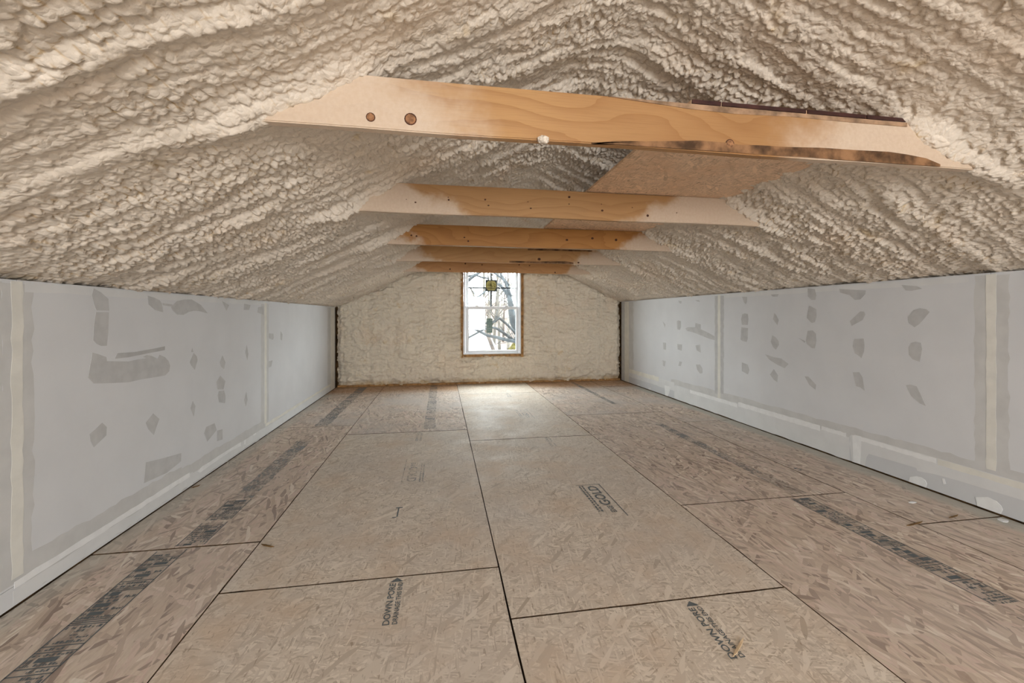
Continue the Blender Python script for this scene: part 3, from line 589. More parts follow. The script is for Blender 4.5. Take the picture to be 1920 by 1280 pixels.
# ------------------------------------------------------------------ floor: OSB sheets
flo = tag(MB().box((XL - 0.1, YF - 0.05, -0.10), (XR + 0.1, YB + 0.12, -0.019)).build('floor', M_SUB), 'attic floor of butted OSB sheets', kind='structure')
COLS = [(XL - 0.004, -0.94), (-0.94, 0.27), (0.27, 1.487), (1.487, 2.69), (2.69, XR + 0.004)]
SEAM = [[-4.87, -2.43, 0.01, 2.45, 4.89], [-2.86, -0.42, 2.02, 4.51], [-0.775, 1.665, 4.105, 6.545], [-2.39, 0.05, 2.49, 4.96], [-2.85, -0.4, 2.04, 4.44, 6.88]]
PAN = {}
for ci, (x0, x1) in enumerate(COLS):
    ys = [YF - 0.03] + [s for s in SEAM[ci] if s > YF] + [YB + 0.05]
    for k in range(len(ys) - 1):
        g = 0.0045; rr = random.Random(ci * 31 + k); a, b_ = ys[k] + g, ys[k + 1] - g
        pts = []; n = 14
        def je(): return rr.choice((0, 0, 0, 1)) * rr.uniform(0, 0.003)
        p0, p1 = x0 + g * .6, x1 - g * .6
        for i in range(n): pts.append((p0 + (je() if i else 0), a + (b_ - a) * i / n))
        for i in range(n): pts.append((p0 + (p1 - p0) * i / n, b_ - (je() if i else 0)))
        for i in range(n): pts.append((p1 - (je() if i else 0), b_ - (b_ - a) * i / n))
        for i in range(n): pts.append((p1 - (p1 - p0) * i / n, a + (je() if i else 0)))
        if ci in (1, 2) and not (ci == 1 and ys[k] > 4): mt = M_OSBB
        elif ys[k] > 4.3: mt = M_OSBD
        else: mt = M_OSBF
        dz = rr.uniform(-0.0008, 0.0004)
        PAN[(ci, k)] = MB().prism([(p[0], p[1], dz) for p in pts], (0, 0, -0.0183)).build('osb_panel', [mt, M_EDGE], flo)
        me = PAN[(ci, k)].data
        for p in me.polygons:
            if abs(p.normal.z) < .5: p.material_index = 1
def panel_at(x, y):
    for (ci, k), o in PAN.items():
        bb = o.bound_box
        if bb[0][0] - .01 <= x <= bb[6][0] + .01 and bb[0][1] - .01 <= y <= bb[6][1] + .01: return o
    return flo

# ------------------------------------------------------------------ stencilled print on the sheets
def ink_poly(b, pts, z=0.0009): 
    n = len(b.v); b.v += [(p[0], p[1], z) for p in pts]; b.f.append(tuple(range(n, n + len(pts)))); b.m.append(0)
def ink_rect(b, x0, x1, y0, y1): ink_poly(b, [(x0, y0), (x1, y0), (x1, y1), (x0, y1)])
def nail_band(x0, x1, y0, y1, mat, seed, dense=0.8):
    rr = random.Random(seed); b = MB(); wd = x1 - x0
    ink_rect(b, x0, x0 + .005, y0, y1); ink_rect(b, x1 - .005, x1, y0, y1)
    y = y0
    while y < y1 - 0.03:
        k = rr.random()
        if k < 0.22: ink_rect(b, x0, x1, y, y + .005); y += rr.uniform(.010, .016)
        elif k < 0.40: 
            h = rr.uniform(.018, .03); a = x0 + wd * rr.uniform(.05, .5); ink_rect(b, a, min(x1 - .006, a + wd * rr.uniform(.25, .5)), y, y + h); 
            t = x0 + .006
            while t < a - .008: ink_rect(b, t, t + .004, y, y + h * .8); t += rr.uniform(.006, .010)
            y += h + .006
        else:
            h = rr.uniform(.009, .016); t = x0 + .008 + (rr.random() < .3) * wd * .3; e = x1 - .008 - (rr.random() < .3) * wd * .35
            while t < e:
                q = rr.uniform(.003, .011)
                if rr.random() < dense: ink_rect(b, t, min(t + q, e), y, y + h * rr.choice((1, 1, .5)))
                t += q + rr.uniform(.0012, .003)
            y += h + rr.uniform(.004, .008)
    o = b.build('stencil_print', mat, panel_at((x0 + x1) / 2, (y0 + y1) / 2))
    w_ = MB(); ink_poly(w_, [(x0, y0), (x1, y0), (x1, y1), (x0, y1)], 0.0007); w_.build('stencil_wash', M_INKW, o.parent)
    return o
def solid_band(x0, x1, y0, y1, mat, seed):
    rr = random.Random(seed); b = MB(); y = y0
    while y < y1:
        h = rr.uniform(.05, .2); ink_rect(b, x0 + rr.uniform(0, .01), x1 - rr.uniform(0, .012), y, min(y + h, y1)); y += h
    return b.build('stencil_print', mat, panel_at((x0 + x1) / 2, (y0 + y1) / 2))
nail_band(-1.416, -1.276, 0.06, 2.43, M_INK, 3)
nail_band(-1.354, -1.216, 2.47, 2.72, M_INK, 4); nail_band(-1.352, -1.214, 2.75, 3.03, M_INK, 5, .9)
solid_band(-1.352, -1.212, 3.05, 4.36, M_INKF, 6); solid_band(-1.356, -1.205, 4.92, 7.45, M_INKF, 7)
nail_band(2.242, 2.38, 0.10, 1.35, M_INKF, 8, .5); nail_band(2.242, 2.38, 1.42, 2.46, M_INK, 9)
nail_band(2.314, 2.422, 2.52, 2.9, M_INKF, 10, .6); solid_band(2.316, 2.418, 2.9, 4.4, M_INKF, 11); solid_band(2.277, 2.355, 5.5, 7.4, M_INKF, 12)
solid_band(-0.185, -0.058, 4.6, 7.45, M_INKP, 13)
def text_mesh(txt):
    cu = bpy.data.curves.new('txt', 'FONT'); cu.body = txt; cu.align_x = 'LEFT'; cu.resolution_u = 3; cu.offset = 0.02
    o = bpy.data.objects.new('txt', cu); COL.objects.link(o); dg = bpy.context.evaluated_depsgraph_get(); dg.update()
    me = bpy.data.meshes.new_from_object(o.evaluated_get(dg)); bpy.data.objects.remove(o)
    V = np.array([v.co[:] for v in me.vertices]); F = [tuple(p.vertices) for p in me.polygons]
    V[:, 0] -= V[:, 0].min(); V[:, 1] -= V[:, 1].min(); V[:, 0] /= V[:, 0].max(); V[:, 1] /= V[:, 1].max()
    return V, F
def put_text(b, txt, origin, along, up, length, height, z=0.0009):
    V, F = text_mesh(txt); n = len(b.v)
    for v in V: b.v.append((origin[0] + along[0] * v[0] * length + up[0] * v[1] * height, origin[1] + along[1] * v[0] * length + up[1] * v[1] * height, z))
    b.f += [tuple(n + i for i in f) for f in F]; b.m += [0] * len(F)
def drain_stamp(x, y, mat, flip=1):
    """DOWN PORE over DRAINAGE THIS END, arrow towards the sheet end"""
    b = MB(); al = (0, 1); up = (-1, 0)
    put_text(b, 'DOWN PORE', (x - 0.003, y), al, up, 0.262, 0.028); put_text(b, 'DRAINAGE THIS END', (x + 0.027, y), al, up, 0.265, 0.021)
    ink_poly(b, [(x - 0.030, y + 0.272), (x + 0.026, y + 0.272), (x - 0.002, y + 0.302)])
    o = b.build('stencil_lettering', mat, panel_at(x, y + .1)); return o
def grade_stamp(x, y, mat, flip=False):
    """EDGE GOLD grade mark with its rule"""
    b = MB(); s = -1 if flip else 1
    al = (0, s); up = (-s, 0); q = lambda u, v: (x + up[0] * v + al[0] * u, y + up[1] * v + al[1] * u)
    put_text(b, 'EDGE', q(0.0, 0.045), al, up, 0.085, 0.035); put_text(b, 'GOLD', q(0.10, 0.035), al, up, 0.30, 0.07)
    rr = random.Random(5)
    for r in (0.125, 0.145):
        t = 0.02
        while t < 0.40:
            d = rr.uniform(.012, .03); p0, p1 = q(t, r), q(t + d, r + 0.012); ink_rect(b, min(p0[0], p1[0]), max(p0[0], p1[0]), min(p0[1], p1[1]), max(p0[1], p1[1])); t += d + rr.uniform(.005, .012)
    for (u0, v0, u1, v1) in ((-0.06, 0.0, 0.43, 0.006), (0.424, 0.0, 0.43, 0.17)):
        p0, p1 = q(u0, v0), q(u1, v1); ink_rect(b, min(p0[0], p1[0]), max(p0[0], p1[0]), min(p0[1], p1[1]), max(p0[1], p1[1]))
    return b.build('stencil_lettering', mat, panel_at(x, y + s * .2))
drain_stamp(-0.194, 1.708, M_INK); drain_stamp(-0.212, 4.18, M_INKF); drain_stamp(1.022, 1.345, M_INK); drain_stamp(1.022, 3.79, M_INKF); drain_stamp(1.0, 6.22, M_INKF)
grade_stamp(1.103, 2.47, M_INK); grade_stamp(1.075, 4.92, M_INKF); grade_stamp(-0.283, 3.56, M_INKF, True)
b = MB(); ink_rect(b, 2.715, 2.75, 2.90, 2.91); ink_rect(b, 2.715, 2.75, 2.94, 2.955); ink_rect(b, 2.715, 2.722, 2.90, 2.95); ink_rect(b, 2.742, 2.75, 2.90, 2.95)
b.build('stencil_mark', M_INK, panel_at(2.73, 2.92))
b = MB(); ink_rect(b, -0.262, -0.254, 2.62, 2.75); ink_rect(b, -0.275, -0.235, 2.735, 2.748); ink_rect(b, -0.285, -0.262, 2.61, 2.62)
b.build('stencil_mark', M_INK, panel_at(-0.26, 2.6))

# ------------------------------------------------------------------ window
win = tag(empty('window_1', ((WX0 + WX1) / 2, YB, WZ0)), 'white vinyl double-hung window in the far gable', kind='structure')
wl_ = win.location
def wpart(b, name, mat, parent=None, bevel=0.002):
    o = b.build(name, mat, None, bevel=bevel); p = parent or win
    o.parent = p; o.matrix_parent_inverse = Matrix.Translation(-wl_) if p is win else Matrix.Identity(4)
    return o
fy0, fy1 = YB - 0.045, YB + 0.07
b = MB(); t = 0.026
b.box((WX0, fy0, WZ0), (WX0 + t, fy1, WZ1)).box((WX1 - t, fy0, WZ0), (WX1, fy1, WZ1)).box((WX0 + t, fy0, WZ0), (WX1 - t, fy1, WZ0 + 0.022)).box((WX0 + t, fy0, WZ1 - t), (WX1 - t, fy1, WZ1))
wpart(b, 'window_frame', M_VINYL)
def sash(name, x0, x1, z0, z1, y, tz0, tz1, side):
    b = MB(); b.box((x0, y, z0), (x0 + side, y + .034, z1)).box((x1 - side, y, z0), (x1, y + .034, z1)).box((x0 + side, y, z0), (x1 - side, y + .034, z0 + tz0)).box((x0 + side, y, z1 - tz1), (x1 - side, y + .034, z1))
    s = wpart(b, name, M_VINYL, bevel=0.003)
    g = MB().box((x0 + side - .006, y + .014, z0 + tz0 - .006), (x1 - side + .006, y + .019, z1 - tz1 + .006)).build('glass_pane', M_GLASS, s)
    return s
sx0, sx1 = WX0 + t + .004, WX1 - t - .004
low = sash('lower_sash', sx0, sx1, WZ0 + 0.024, 1.352, fy0 + 0.025, 0.042, 0.044, 0.054)
upp = sash('upper_sash', sx0 + .004, sx1 - .004, 1.318, WZ1 - t - .002, fy0 + 0.068, 0.03, 0.05, 0.05)
for x in (0.615, 1.135):
    MB().prism([(x - .035, fy0 + .028, 1.353), (x + .035, fy0 + .028, 1.353), (x + .016, fy0 + .028, 1.372), (x - .016, fy0 + .028, 1.372)], (0, .02, 0)).build('tilt_latch', M_VINYL, low)
M_LEAD = m_plain('grey_grille_bar', (0.07, 0.09, 0.105), 0.5, 0.3)
uy = fy0 + 0.068
b = MB().box((0.858, uy + .006, 1.34), (0.880, uy + .013, WZ1 - .07)); b.build('grille_bar', M_LEAD, upp)
b = MB().box((sx0 + .05, uy + .006, 1.672), (sx1 - .05, uy + .013, 1.694)); b.build('grille_bar', M_LEAD, upp)
def m_film(name, col, tr=0.5):
    m, nt, bs = nmat(name); N = NT(nt); bs.inputs['Base Color'].default_value = col + (1,); bs.inputs['Roughness'].default_value = 0.5
    tl = N.n('ShaderNodeBsdfTranslucent'); tl.inputs[0].default_value = col + (1,); mx = N.n('ShaderNodeMixShader'); mx.inputs[0].default_value = tr
    N.l(bs.outputs[0], mx.inputs[1]); N.l(tl.outputs[0], mx.inputs[2]); N.l(mx.outputs[0], nt.nodes['Material Output'].inputs[0]); return m
M_STK = m_film('sticker_dark', (0.035, 0.05, 0.055), 0.1); M_STKY = m_film('sticker_yellow', (0.40, 0.36, 0.15), 0.3); M_STKO = m_film('sticker_olive', (0.17, 0.15, 0.02), 0.15); M_STKG = m_film('sticker_green_grey', (0.22, 0.32, 0.29), 0.15); M_STKW = m_film('sticker_white', (0.85, 0.88, 0.86), 0.5); M_STKL = m_film('sticker_pale_green', (0.33, 0.43, 0.39), 0.15)
def flat(b, pts, y, mi, th=0.0008): b.prism([(p[0], y, p[1]) for p in pts], (0, th, 0), mi)
def stroke(b, pts, wds, y, mi):
    A = []; B = []
    for i, p in enumerate(pts):
        q0 = pts[max(i - 1, 0)]; q1 = pts[min(i + 1, len(pts) - 1)]; dx, dz = q1[0] - q0[0], q1[1] - q0[1]; L = math.hypot(dx, dz); nx, nz = -dz / L, dx / L
        A.append((p[0] + nx * wds[i], p[1] + nz * wds[i])); B.append((p[0] - nx * wds[i], p[1] - nz * wds[i]))
    flat(b, A + B[::-1], y, mi)
b = MB(); cx, cz, hw = 0.872, 1.722, 0.102; yy = uy + .004
ring = []
for i in range(40):
    a_ = 2 * math.pi * i / 40; ring.append((cx + max(-.089, min(.089, .096 * math.cos(a_))), cz + max(-.082, min(.084, .098 * math.sin(a_)))))
for i in range(40):                                                     # dark surround with an opening for the emblem
    qa = []
    for j in (i, (i + 1) % 40):
        a_ = 2 * math.pi * j / 40; m_ = max(abs(math.cos(a_)), abs(math.sin(a_))); qa.append((cx + hw * math.cos(a_) / m_, cz + hw * math.sin(a_) / m_))
    flat(b, [ring[i], ring[(i + 1) % 40], qa[1], qa[0]], yy, 0)
flat(b, ring, yy - .0009, 1)
P_ = lambda u, v: (cx - hw + u * 2 * hw / 960., cz + hw - v * 2 * hw / 950.)      # strokes of the emblem
for pts, w0 in (([(60, 450), (230, 450), (400, 470)], .006), ([(130, 320), (260, 380), (400, 460), (470, 490)], .004), ([(230, 240), (340, 330), (470, 480)], .004), ([(340, 240), (420, 330), (470, 480)], .004),
                ([(600, 270), (720, 330), (830, 420)], .0055), ([(690, 430), (760, 520), (790, 610)], .008), ([(460, 490), (560, 500), (640, 550)], .006), ([(470, 330), (470, 480), (460, 500)], .008),
                ([(860, 480), (920, 500)], .004), ([(140, 700), (460, 700), (840, 700)], .006), ([(480, 60), (480, 500), (470, 870)], .004)):
    stroke(b, [P_(*p) for p in pts], [w0 * (.5 if i in (0,) else 1) for i in range(len(pts))], yy - .0018, 2)
o = b.build('sticker', [M_STK, M_STKY, M_STKO], upp); o['label'] = 'square dark sticker with a rounded yellow emblem on the upper pane'
b = MB(); x0, x1, z0, z1 = 0.786, 0.891, 0.893, 1.146; yy = fy0 + 0.025 + 0.013
flat(b, [(x0, z0), (x1, z0), (x1, z1), (x0, z1)], yy, 0)
for hx in (0.025, 0.078):
    flat(b, [(x0 + hx + .0085 * math.cos(k * .6283), z1 - .028 + .0085 * math.sin(k * .6283)) for k in range(10)], yy - .0009, 1)
for (u0, v0, u1, v1) in ((.03, .168, .085, .176), (.008, .10, .042, .145), (.07, .10, .098, .145), (.01, .062, .095, .09), (.012, .03, .05, .05), (.055, .03, .09, .05)):
    flat(b, [(x0 + u0, z0 + v0), (x0 + u1, z0 + v0), (x0 + u1, z0 + v1), (x0 + u0, z0 + v1)], yy - .0009, 2)
o = b.build('sticker', [M_STKG, M_STKW, M_STKL], low); o['label'] = 'upright grey-green label sticker on the lower pane'
# rear window frame, behind the camera
rw = tag(empty('window_2', ((RX0 + RX1) / 2, YF, RZ0)), 'window of the gable behind the camera', kind='structure'); hw_ = (RX1 - RX0) / 2; hh_ = RZ1 - RZ0
b = MB(); b.box((-hw_, -.05, 0), (-hw_ + .05, 0, hh_)).box((hw_ - .05, -.05, 0), (hw_, 0, hh_)).box((-hw_ + .05, -.05, 0), (hw_ - .05, 0, .05)).box((-hw_ + .05, -.05, hh_ - .05), (hw_ - .05, 0, hh_))
b.build('window_frame', M_VINYL, rw)

# ------------------------------------------------------------------ collar ties
BEAMS = [  # bare wood from, to, slant, light, dark
    (0.02, 1.50, 0.9, (0.47, 0.26, 0.105), (0.31, 0.135, 0.045), 'nearest the camera, with round knots and bark', 0.20),
    (-0.02, 1.46, 1.9, (0.46, 0.255, 0.105), (0.35, 0.17, 0.06), 'second from the camera, pale, small nail holes', 0.10),
    (-0.36, 1.92, 1.4, (0.48, 0.225, 0.062), (0.33, 0.13, 0.03), 'third from the camera, deep orange', 0.08),
    (-0.17, 1.80, 1.4, (0.55, 0.30, 0.115), (0.41, 0.19, 0.065), 'fourth from the camera, light orange, dark gouge', 0.10),
    (-0.34, 2.02, 1.2, (0.56, 0.29, 0.115), (0.43, 0.19, 0.07), 'farthest away, crossing the window top', 0.08)]
beams = []
def sxx(Y): return Y
for i, (yb, (bl, br, tl, lc, dc, lab, sf)) in enumerate(zip(BEAM_Y, BEAMS)):
    root = empty('collar_tie', (0, yb, BEAM_Z0)); root['label'] = 'wooden collar tie across the attic, ' + lab; root['category'] = 'beam'; root['group'] = 'collar ties under the ridge'
    beams.append(root)
    b = MB(); x0, x1 = -0.86, 2.52; n = 24; rr = random.Random(i + 40)
    for k in range(n):
        pass
    bm = bmesh.new()
    vs = []
    for k in range(n + 1):
        x = x0 + (x1 - x0) * k / n; w_ = 0.0025 * math.sin(k * .7 + i) + rr.uniform(-.0008, .0008)
        vs.append([bm.verts.new(p) for p in ((x, w_ * .5, w_), (x, .038 + w_ * .5, w_), (x, .038 + w_ * .5, .185 + w_ * .6), (x, w_ * .5, .185 + w_ * .6))])
    for k in range(n):
        for q in range(4): bm.faces.new((vs[k][q], vs[k + 1][q], vs[k + 1][(q + 1) % 4], vs[k][(q + 1) % 4]))
    bm.faces.new(vs[0]); bm.faces.new(vs[-1][::-1]); bmesh.ops.recalc_face_normals(bm, faces=bm.faces)
    ed = [e for e in bm.edges if abs((e.verts[0].co - e.verts[1].co).normalized().x) > .9]
    bmesh.ops.bevel(bm, geom=ed, offset=0.004, segments=2, affect='EDGES')
    me = bpy.data.meshes.new('timber'); bm.to_mesh(me); bm.free()
    link('timber', me, m_wood('collar_tie_wood_%d' % i, bl, br, tl, lc, dc, i * 1.37 + .4, sf), root)
    root['yb'] = yb
for r_ in beams: del r_['yb']
def tie_disc(bi, x, z, r, name='knot', mat=None, sq=1.0, ang=0, th=0.0010):
    k = 14; p = [(x + r * math.cos(2 * math.pi * j / k + ang), -0.0012 - th, z - BEAM_Z0 + r * sq * math.sin(2 * math.pi * j / k + ang)) for j in range(k)]
    return MB().prism(p, (0, th + 0.004, 0)).build(name, mat or M_KNOT, beams[bi])
def tie_knot(bi, x, z, r, sq=1.0):
    tie_disc(bi, x, z, r, 'knot', M_KNOTR, sq); tie_disc(bi, x, z, r * .80, 'knot_heart', M_KNOT, sq, .2, 0.0016)
for x, z, r in KNOTS1: tie_knot(0, x, z, r)
for bi, x, z, r in NAILS: tie_disc(bi, x, z, r, 'nail_hole', M_KNOTR, random.uniform(.6, 1), random.random() * 3)
def tie_poly(bi, pts, name, mat, th=0.0015):
    p = [(x, -0.0012 - th, z - BEAM_Z0) for x, z in pts]; return MB().prism(p, (0, th + 0.004, 0)).build(name, mat, beams[bi])
for k, (bi, pts) in enumerate(WANES): tie_poly(bi, pts, 'bark_edge', M_WANE if k == 1 else M_BARK)
def lump(bi, x, y, z, rx, ry, rz, seed, name='foam_lump'):
    bm = bmesh.new(); bmesh.ops.create_icosphere(bm, subdivisions=4, radius=1); rr = random.Random(seed); ph = [rr.uniform(0, 6) for _ in range(6)]
    for v in bm.verts:
        c = v.co; k = 1 + .12 * math.sin(4 * c.x + ph[0]) * math.sin(5 * c.z + ph[1]) + .07 * math.sin(9 * c.x + ph[2]) * math.sin(8 * c.y + ph[3]) + .05 * math.sin(13 * c.z + ph[4] + 7 * c.x)
        v.co = Vector((c.x * rx * k, c.y * ry * k, c.z * rz * k))
    me = bpy.data.meshes.new(name); bm.to_mesh(me); bm.free(); o = link(name, me, M_FOAM, beams[bi], True); o.location = (x, y, z - BEAM_Z0); return o
for a in LUMPS: lump(*a)

# OSB sheet laid on the ties as a loft shelf
root = empty('osb_sheet', (1.51, 1.555, BEAM_Z1)); root['label'] = 'OSB sheet lying on top of the collar ties as a small loft shelf'; root['category'] = 'board'
b = MB(); b.box((-0.535, 0.004, 0.0030), (0.535, 2.475, 0.0185)); b.build('board', M_OSBP, root, bevel=0.001)
for a0, a1 in ((-0.533, -0.408), (-0.402, -0.02), (-0.012, 0.272), (0.276, 0.533)):
    MB().box((a0, -0.0015, 0.0028), (a1, 0.004, 0.0185)).build('sealed_edge', M_RED, root)

# ------------------------------------------------------------------ scraps on the floor
M_SPL = m_plain('raw_splinter', (0.70, 0.52, 0.33), 0.6, 0.2, 0.1, 40); M_SPLD = m_plain('dark_splinter', (0.22, 0.12, 0.04), 0.6, 0.2, 0.2, 40)
def splinter(x0, y0, x1, y1, w, mat, label):
    d = Vector((x1 - x0, y1 - y0, 0)); L = d.length; r = empty('wood_splinter', (0, 0, 0)); COL.objects.unlink(r); bpy.data.objects.remove(r)
    pts = [(-L / 2, 0, .0016), (-L * .2, w * .5, .0018), (L * .25, w * .45, .003), (L / 2, w * .1, .006), (L * .3, -w * .35, .003), (-L * .25, -w * .5, .0016)]
    o = MB().prism(pts, (0, 0, 0.003)).build('wood_splinter', mat); o.location = ((x0 + x1) / 2, (y0 + y1) / 2, -0.0008); o.rotation_euler.z = math.atan2(d.y, d.x); return tag(o, label, 'splinter')
splinter(-0.925, 2.42, -0.845, 2.37, 0.012, M_SPLD, 'dark wood splinter on the floor beside the left long seam')
splinter(1.005, 1.352, 1.10, 1.42, 0.010, M_SPL, 'pale wood splinter lying across black stencilled lettering near the front')
splinter(-1.706, 3.29, -1.665, 3.325, 0.016, M_SPLD, 'brown wood splinter against the foot of the left wall')
splinter(2.60, 2.035, 2.74, 2.055, 0.012, M_SPLD, 'torn dark strand sticking up at the broken sheet corner near the right wall')
splinter(2.95, 2.075, 3.04, 2.09, 0.009, M_SPLD, 'thin brown strand raised along the cross seam beside the right wall')
def scrap(x, y, rx, ry, seed, label):
    rr = random.Random(seed); pts = [(rx * math.cos(k * .5236) * rr.uniform(.75, 1.1), ry * math.sin(k * .5236) * rr.uniform(.75, 1.1), .0045) for k in range(12)]
    o = MB().prism(pts, (0, 0, -.0035)).build('compound_fleck', M_WHITEC); o.location = (x, y, 0.0); return tag(o, label, 'plaster fleck')
scrap(2.965, 2.284, 0.027, 0.012, 1, 'small white fleck of drywall compound on the floor, clear of the right wall')
scrap(3.222, 1.995, 0.028, 0.024, 2, 'pale compound fleck touching the foot of the right wall')

# ------------------------------------------------------------------ outside the window
M_GROUND = m_plain('leaf_litter', (0.085, 0.062, 0.05), 0.9, 0.1, 0.3, 0.6)
nx, ny = 40, 60; V = []; F = []
for j in range(ny):
    y = 8.5 + 80 * (j / (ny - 1)) ** 1.3
    for i in range(nx):
        x = -30 + 70 * i / (nx - 1); t = min(1, max(0, (y - 21) / 45.)); t = t * t * (3 - 2 * t)
        V.append((x, y, -3.3 + 6.2 * t + 0.5 * math.sin(x * .3 + y * .2) * t + .15 * math.sin(x * 1.1)))
for j in range(ny - 1):
    for i in range(nx - 1): F.append((j * nx + i, j * nx + i + 1, (j + 1) * nx + i + 1, (j + 1) * nx + i))
tag(mesh('ground', V, F, M_GROUND, None, True), 'leaf-covered ground rising into a wooded slope behind the house', kind='structure')
def gz(x, y):
    t = min(1, max(0, (y - 21) / 45.)); t = t * t * (3 - 2 * t); return -3.3 + 6.2 * t + 0.5 * math.sin(x * .3 + y * .2) * t
M_BK1 = m_plain('grey_bark', (0.020, 0.023, 0.025), 0.85, 0.1, 0.25, 6); M_BK2 = m_plain('pale_bark', (0.048, 0.044, 0.038), 0.85, 0.1, 0.2, 3); M_BK3 = m_plain('brown_bark', (0.038, 0.031, 0.027), 0.85, 0.1, 0.2, 3); M_BK4 = m_plain('birch_bark', (0.10, 0.095, 0.083), 0.8, 0.1, 0.2, 5)
def tree(label, mat, trunk, tr, limbs, group=None):
    base = trunk[0]; r = empty('bare_tree', base); tag(r, label, 'tree', group)
    def sub(p): return [(q[0] - base[0], q[1] - base[1], q[2] - base[2]) for q in p]
    b = MB(); b.tube(sub(trunk), tr, 9); b.build('trunk', mat, r, True)
    for pts, r0, r1 in limbs:
        n = len(pts); b = MB(); b.tube(sub(pts), [r0 + (r1 - r0) * i / (n - 1) for i in range(n)], 6); b.build('branch', mat, r, True)
    return r
def twigs(pts, rr, n, L, r):
    out = []
    for _ in range(n):
        i = rr.randrange(1, len(pts)); p = Vector(pts[i]); q = Vector(pts[i - 1]); p = q.lerp(p, rr.random())
        d = Vector((rr.uniform(-1, 1), rr.uniform(-.3, .3), rr.uniform(-.2, 1))).normalized(); m = p + d * L * .5; e = m + (d + Vector((rr.uniform(-.5, .5), 0, rr.uniform(-.2, .4)))).normalized() * L * .5
        out.append(([tuple(p), tuple(m), tuple(e)], r, r * .35))
    return out
rr = random.Random(3)
LB = LIMBS
l1 = [(2.75, 11.0, -1.4), (2.2, 11.0, 0.2)] + LB['limb1']
lim = [(l1, .11, .03), (LB['limb1b'], .05, .022), (LB['limb1c'], .04, .018), ([(2.75, 10.9, -0.4)] + LB['limb2'], .055, .024), ([(2.7, 10.9, -0.3)] + LB['limb3'], .045, .02), ([(2.75, 11, 0.0)] + LB['limb4'] + LB['limb5'][1:], .038, .016)]
for k in ('limb1', 'limb1b', 'limb3', 'limb4', 'limb2'): lim += twigs(LB[k], rr, 5, .5, .009)
tree('bare grey tree nearest the window on the right, with crooked and drooping limbs', M_BK1, [(2.9, 11.0, -3.3), (2.85, 11.0, -1.5), (2.75, 11.0, 0.2), (2.9, 11, 2.2), (2.8, 11, 5.0)], [.2, .17, .15, .12, .08], lim)
lim = [([(-0.35, 10.4, 1.2)] + LB['limb6'], .045, .026), ([(-0.35, 10.6, 1.7)] + LB['limb7'], .04, .02), ([(-0.35, 10.5, 0.9)] + LB['limb8'], .036, .018)]
for k in ('limb6', 'limb7', 'limb8'): lim += twigs(LB[k], rr, 6, .6, .008)
tree('bare tree just left of the window, only its branches reaching into view', M_BK1, [(-0.5, 10.5, -3.3), (-0.4, 10.5, 0), (-0.3, 10.5, 3), (-0.4, 10.5, 6)], [.2, .17, .13, .08], lim)
lim = [(LB['limb11'], .034, .018), (LB['limb10'], .034, .018)] + twigs(LB['limb11'], rr, 5, .5, .008) + twigs(LB['limb10'], rr, 5, .5, .008)
tree('slender leaning tree with a forked stem behind the middle of the window', M_BK3, [(1.75, 12.4, -3.3), (1.5, 12.4, 0.2), (1.132, 12.2, 1.118), (1.2, 12.5, 1.46)], [.07, .06, .045, .03], lim)
tree('thin wavering sapling seen at the left edge of the upper pane', M_BK2, [(0.75, 13, -3.3), (0.78, 13, 0.2)] + LB['limb9'], [.06, .05, .042, .04, .035, .032, .028, .022], twigs(LB['limb9'], rr, 10, .5, .008))
kinds = [('tall pale bare tree', M_BK2), ('thin brown bare tree', M_BK3), ('white birch stem', M_BK4)]
rr = random.Random(21)
spots = []
ORD = 'first second third fourth fifth sixth seventh eighth ninth tenth eleventh twelfth thirteenth fourteenth fifteenth sixteenth'.split()
for k in range(16):
    u = 0.098 + 0.074 * (k + rr.uniform(-.3, .3)) / 15; y = 25 + 2.3 * ((k * 7) % 16); spots.append((y * u, y))
spots.sort(key=lambda p: p[0] / p[1])
for k, (x, y) in enumerate(spots):
    kd = rr.choice((0, 0, 1, 2)) if x / y > .12 else rr.choice((0, 1, 0)); z0 = gz(x, y) - .1; H = rr.uniform(8, 12); lean = rr.uniform(-.08, .08); r0 = rr.uniform(.07, .14)
    tk = [(x + lean * H * t + .12 * math.sin(3 * t + k), y, z0 + H * t) for t in (0, .2, .4, .6, .8, 1)]
    lim = []
    for q in range(8):
        t = rr.uniform(.18, .9); p = Vector((x + lean * H * t + .12 * math.sin(3 * t + k), y, z0 + H * t)); sx = rr.choice((-1, 1)); L = rr.uniform(.8, 2.2) * (1.2 - t)
        d = Vector((sx, rr.uniform(-.4, .4), rr.uniform(.5, 1.6))).normalized(); pts = [tuple(p), tuple(p + d * L * .5), tuple(p + d * L + Vector((0, 0, .25 * L)))]; lim.append((pts, r0 * .35, .012)); lim += twigs(pts, rr, 2, L * .6, .014)
    tree('%s on the wooded slope outside, %s from the left' % (kinds[kd][0], ORD[k]), kinds[kd][1], tk, [r0 * (1 - .8 * t) for t in (0, .2, .4, .6, .8, 1)], lim, 'bare trees on the wooded slope')
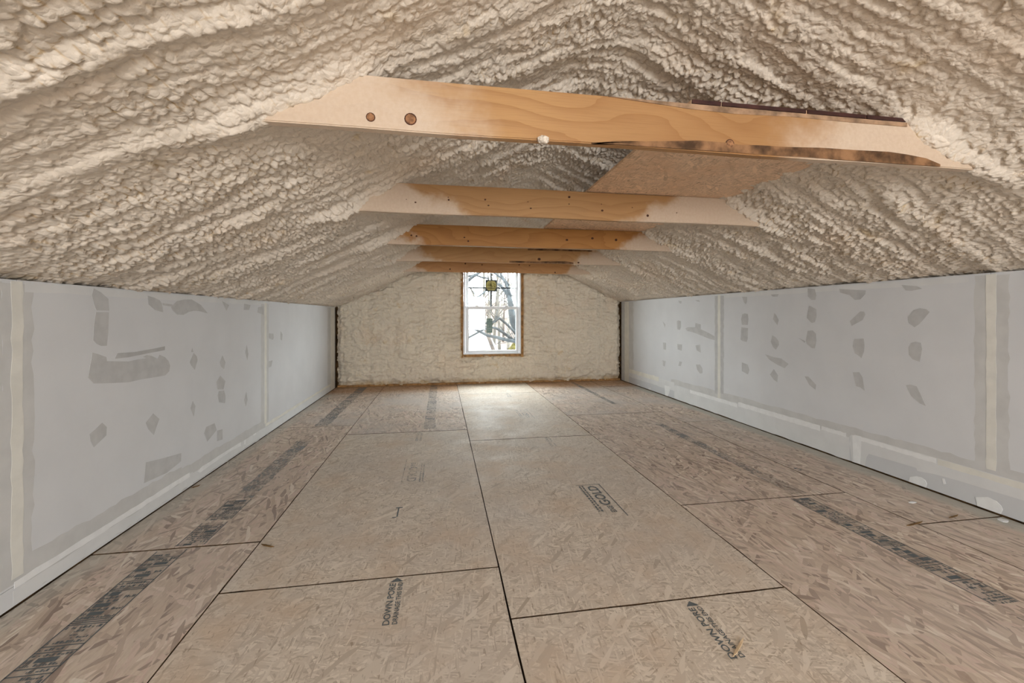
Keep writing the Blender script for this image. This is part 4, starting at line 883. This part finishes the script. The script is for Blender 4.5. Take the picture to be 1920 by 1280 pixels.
# neighbouring house
M_SID = m_plain('pale_siding', (0.17, 0.172, 0.178), 0.7, 0.2, 0.02); M_RF = m_plain('light_shingles', (0.16, 0.163, 0.168), 0.8, 0.2, 0.08, 3.0)
hs = empty('neighbour_house', (-1.2, 18.0, -3.3)); tag(hs, 'pale neighbouring house with light roof and broad chimney, seen through the window', 'house')
b = MB(); b.box((-4.5, 0.3, 0), (3.55, 5.7, 2.7)); b.build('house_wall', M_SID, hs)
b = MB(); b.prism([(-4.7, 0.0, 2.62), (3.75, 0.0, 2.62), (3.15, 3.0, 4.15), (-4.7, 3.0, 4.15)], (0, 0, .12)); b.prism([(-4.7, 6.0, 2.62), (3.75, 6.0, 2.62), (3.15, 3.0, 4.15), (-4.7, 3.0, 4.15)], (0, 0, .12)); b.prism([(3.75, 0, 2.62), (3.75, 6, 2.62), (3.15, 3, 4.15)], (-.05, 0, .12)); b.build('roof', M_RF, hs)
b = MB(); b.box((2.2, 2.4, 3.6), (3.05, 3.2, 4.72)); b.build('chimney', M_SID, hs)
# yellow shrub
M_LEAF = m_plain('yellow_leaves', (0.10, 0.088, 0.022), 0.7, 0.2, 0.2, 4)
sh = empty('yellow_shrub', (4.1, 24, gz(4.1, 24))); tag(sh, 'yellow-leaved shrub low at the right edge of the window view', 'shrub'); zt = -0.35 - gz(4.1, 24)
rr = random.Random(9); b = MB()
for k in range(7): b.tube([(rr.uniform(-.1, .1), 0, 0), (rr.uniform(-.3, .3), rr.uniform(-.3, .3), zt * .5), (rr.uniform(-.6, .6), rr.uniform(-.4, .4), zt * .9)], [.03, .02, .008], 5)
b.build('stem', M_BK3, sh)
V = []; F = []
for k in range(2600):
    a_ = rr.uniform(0, 6.283); h_ = rr.random(); rad = (.75 * math.sin(math.pi * min(1, .15 + .85 * h_))) * math.sqrt(rr.random()) + .05
    p = Vector((rad * math.cos(a_), rad * math.sin(a_), zt * (.25 + .75 * h_))); d = Vector((rr.uniform(-1, 1), rr.uniform(-1, 1), rr.uniform(-1, 1))).normalized() * .05; e = d.cross(Vector((rr.random(), rr.random(), rr.random()))).normalized() * .028
    n = len(V); V += [tuple(p - d), tuple(p + e), tuple(p + d), tuple(p - e)]; F.append((n, n + 1, n + 2, n + 3))
o = mesh('foliage', V, F, M_LEAF, sh); o['kind'] = 'stuff'
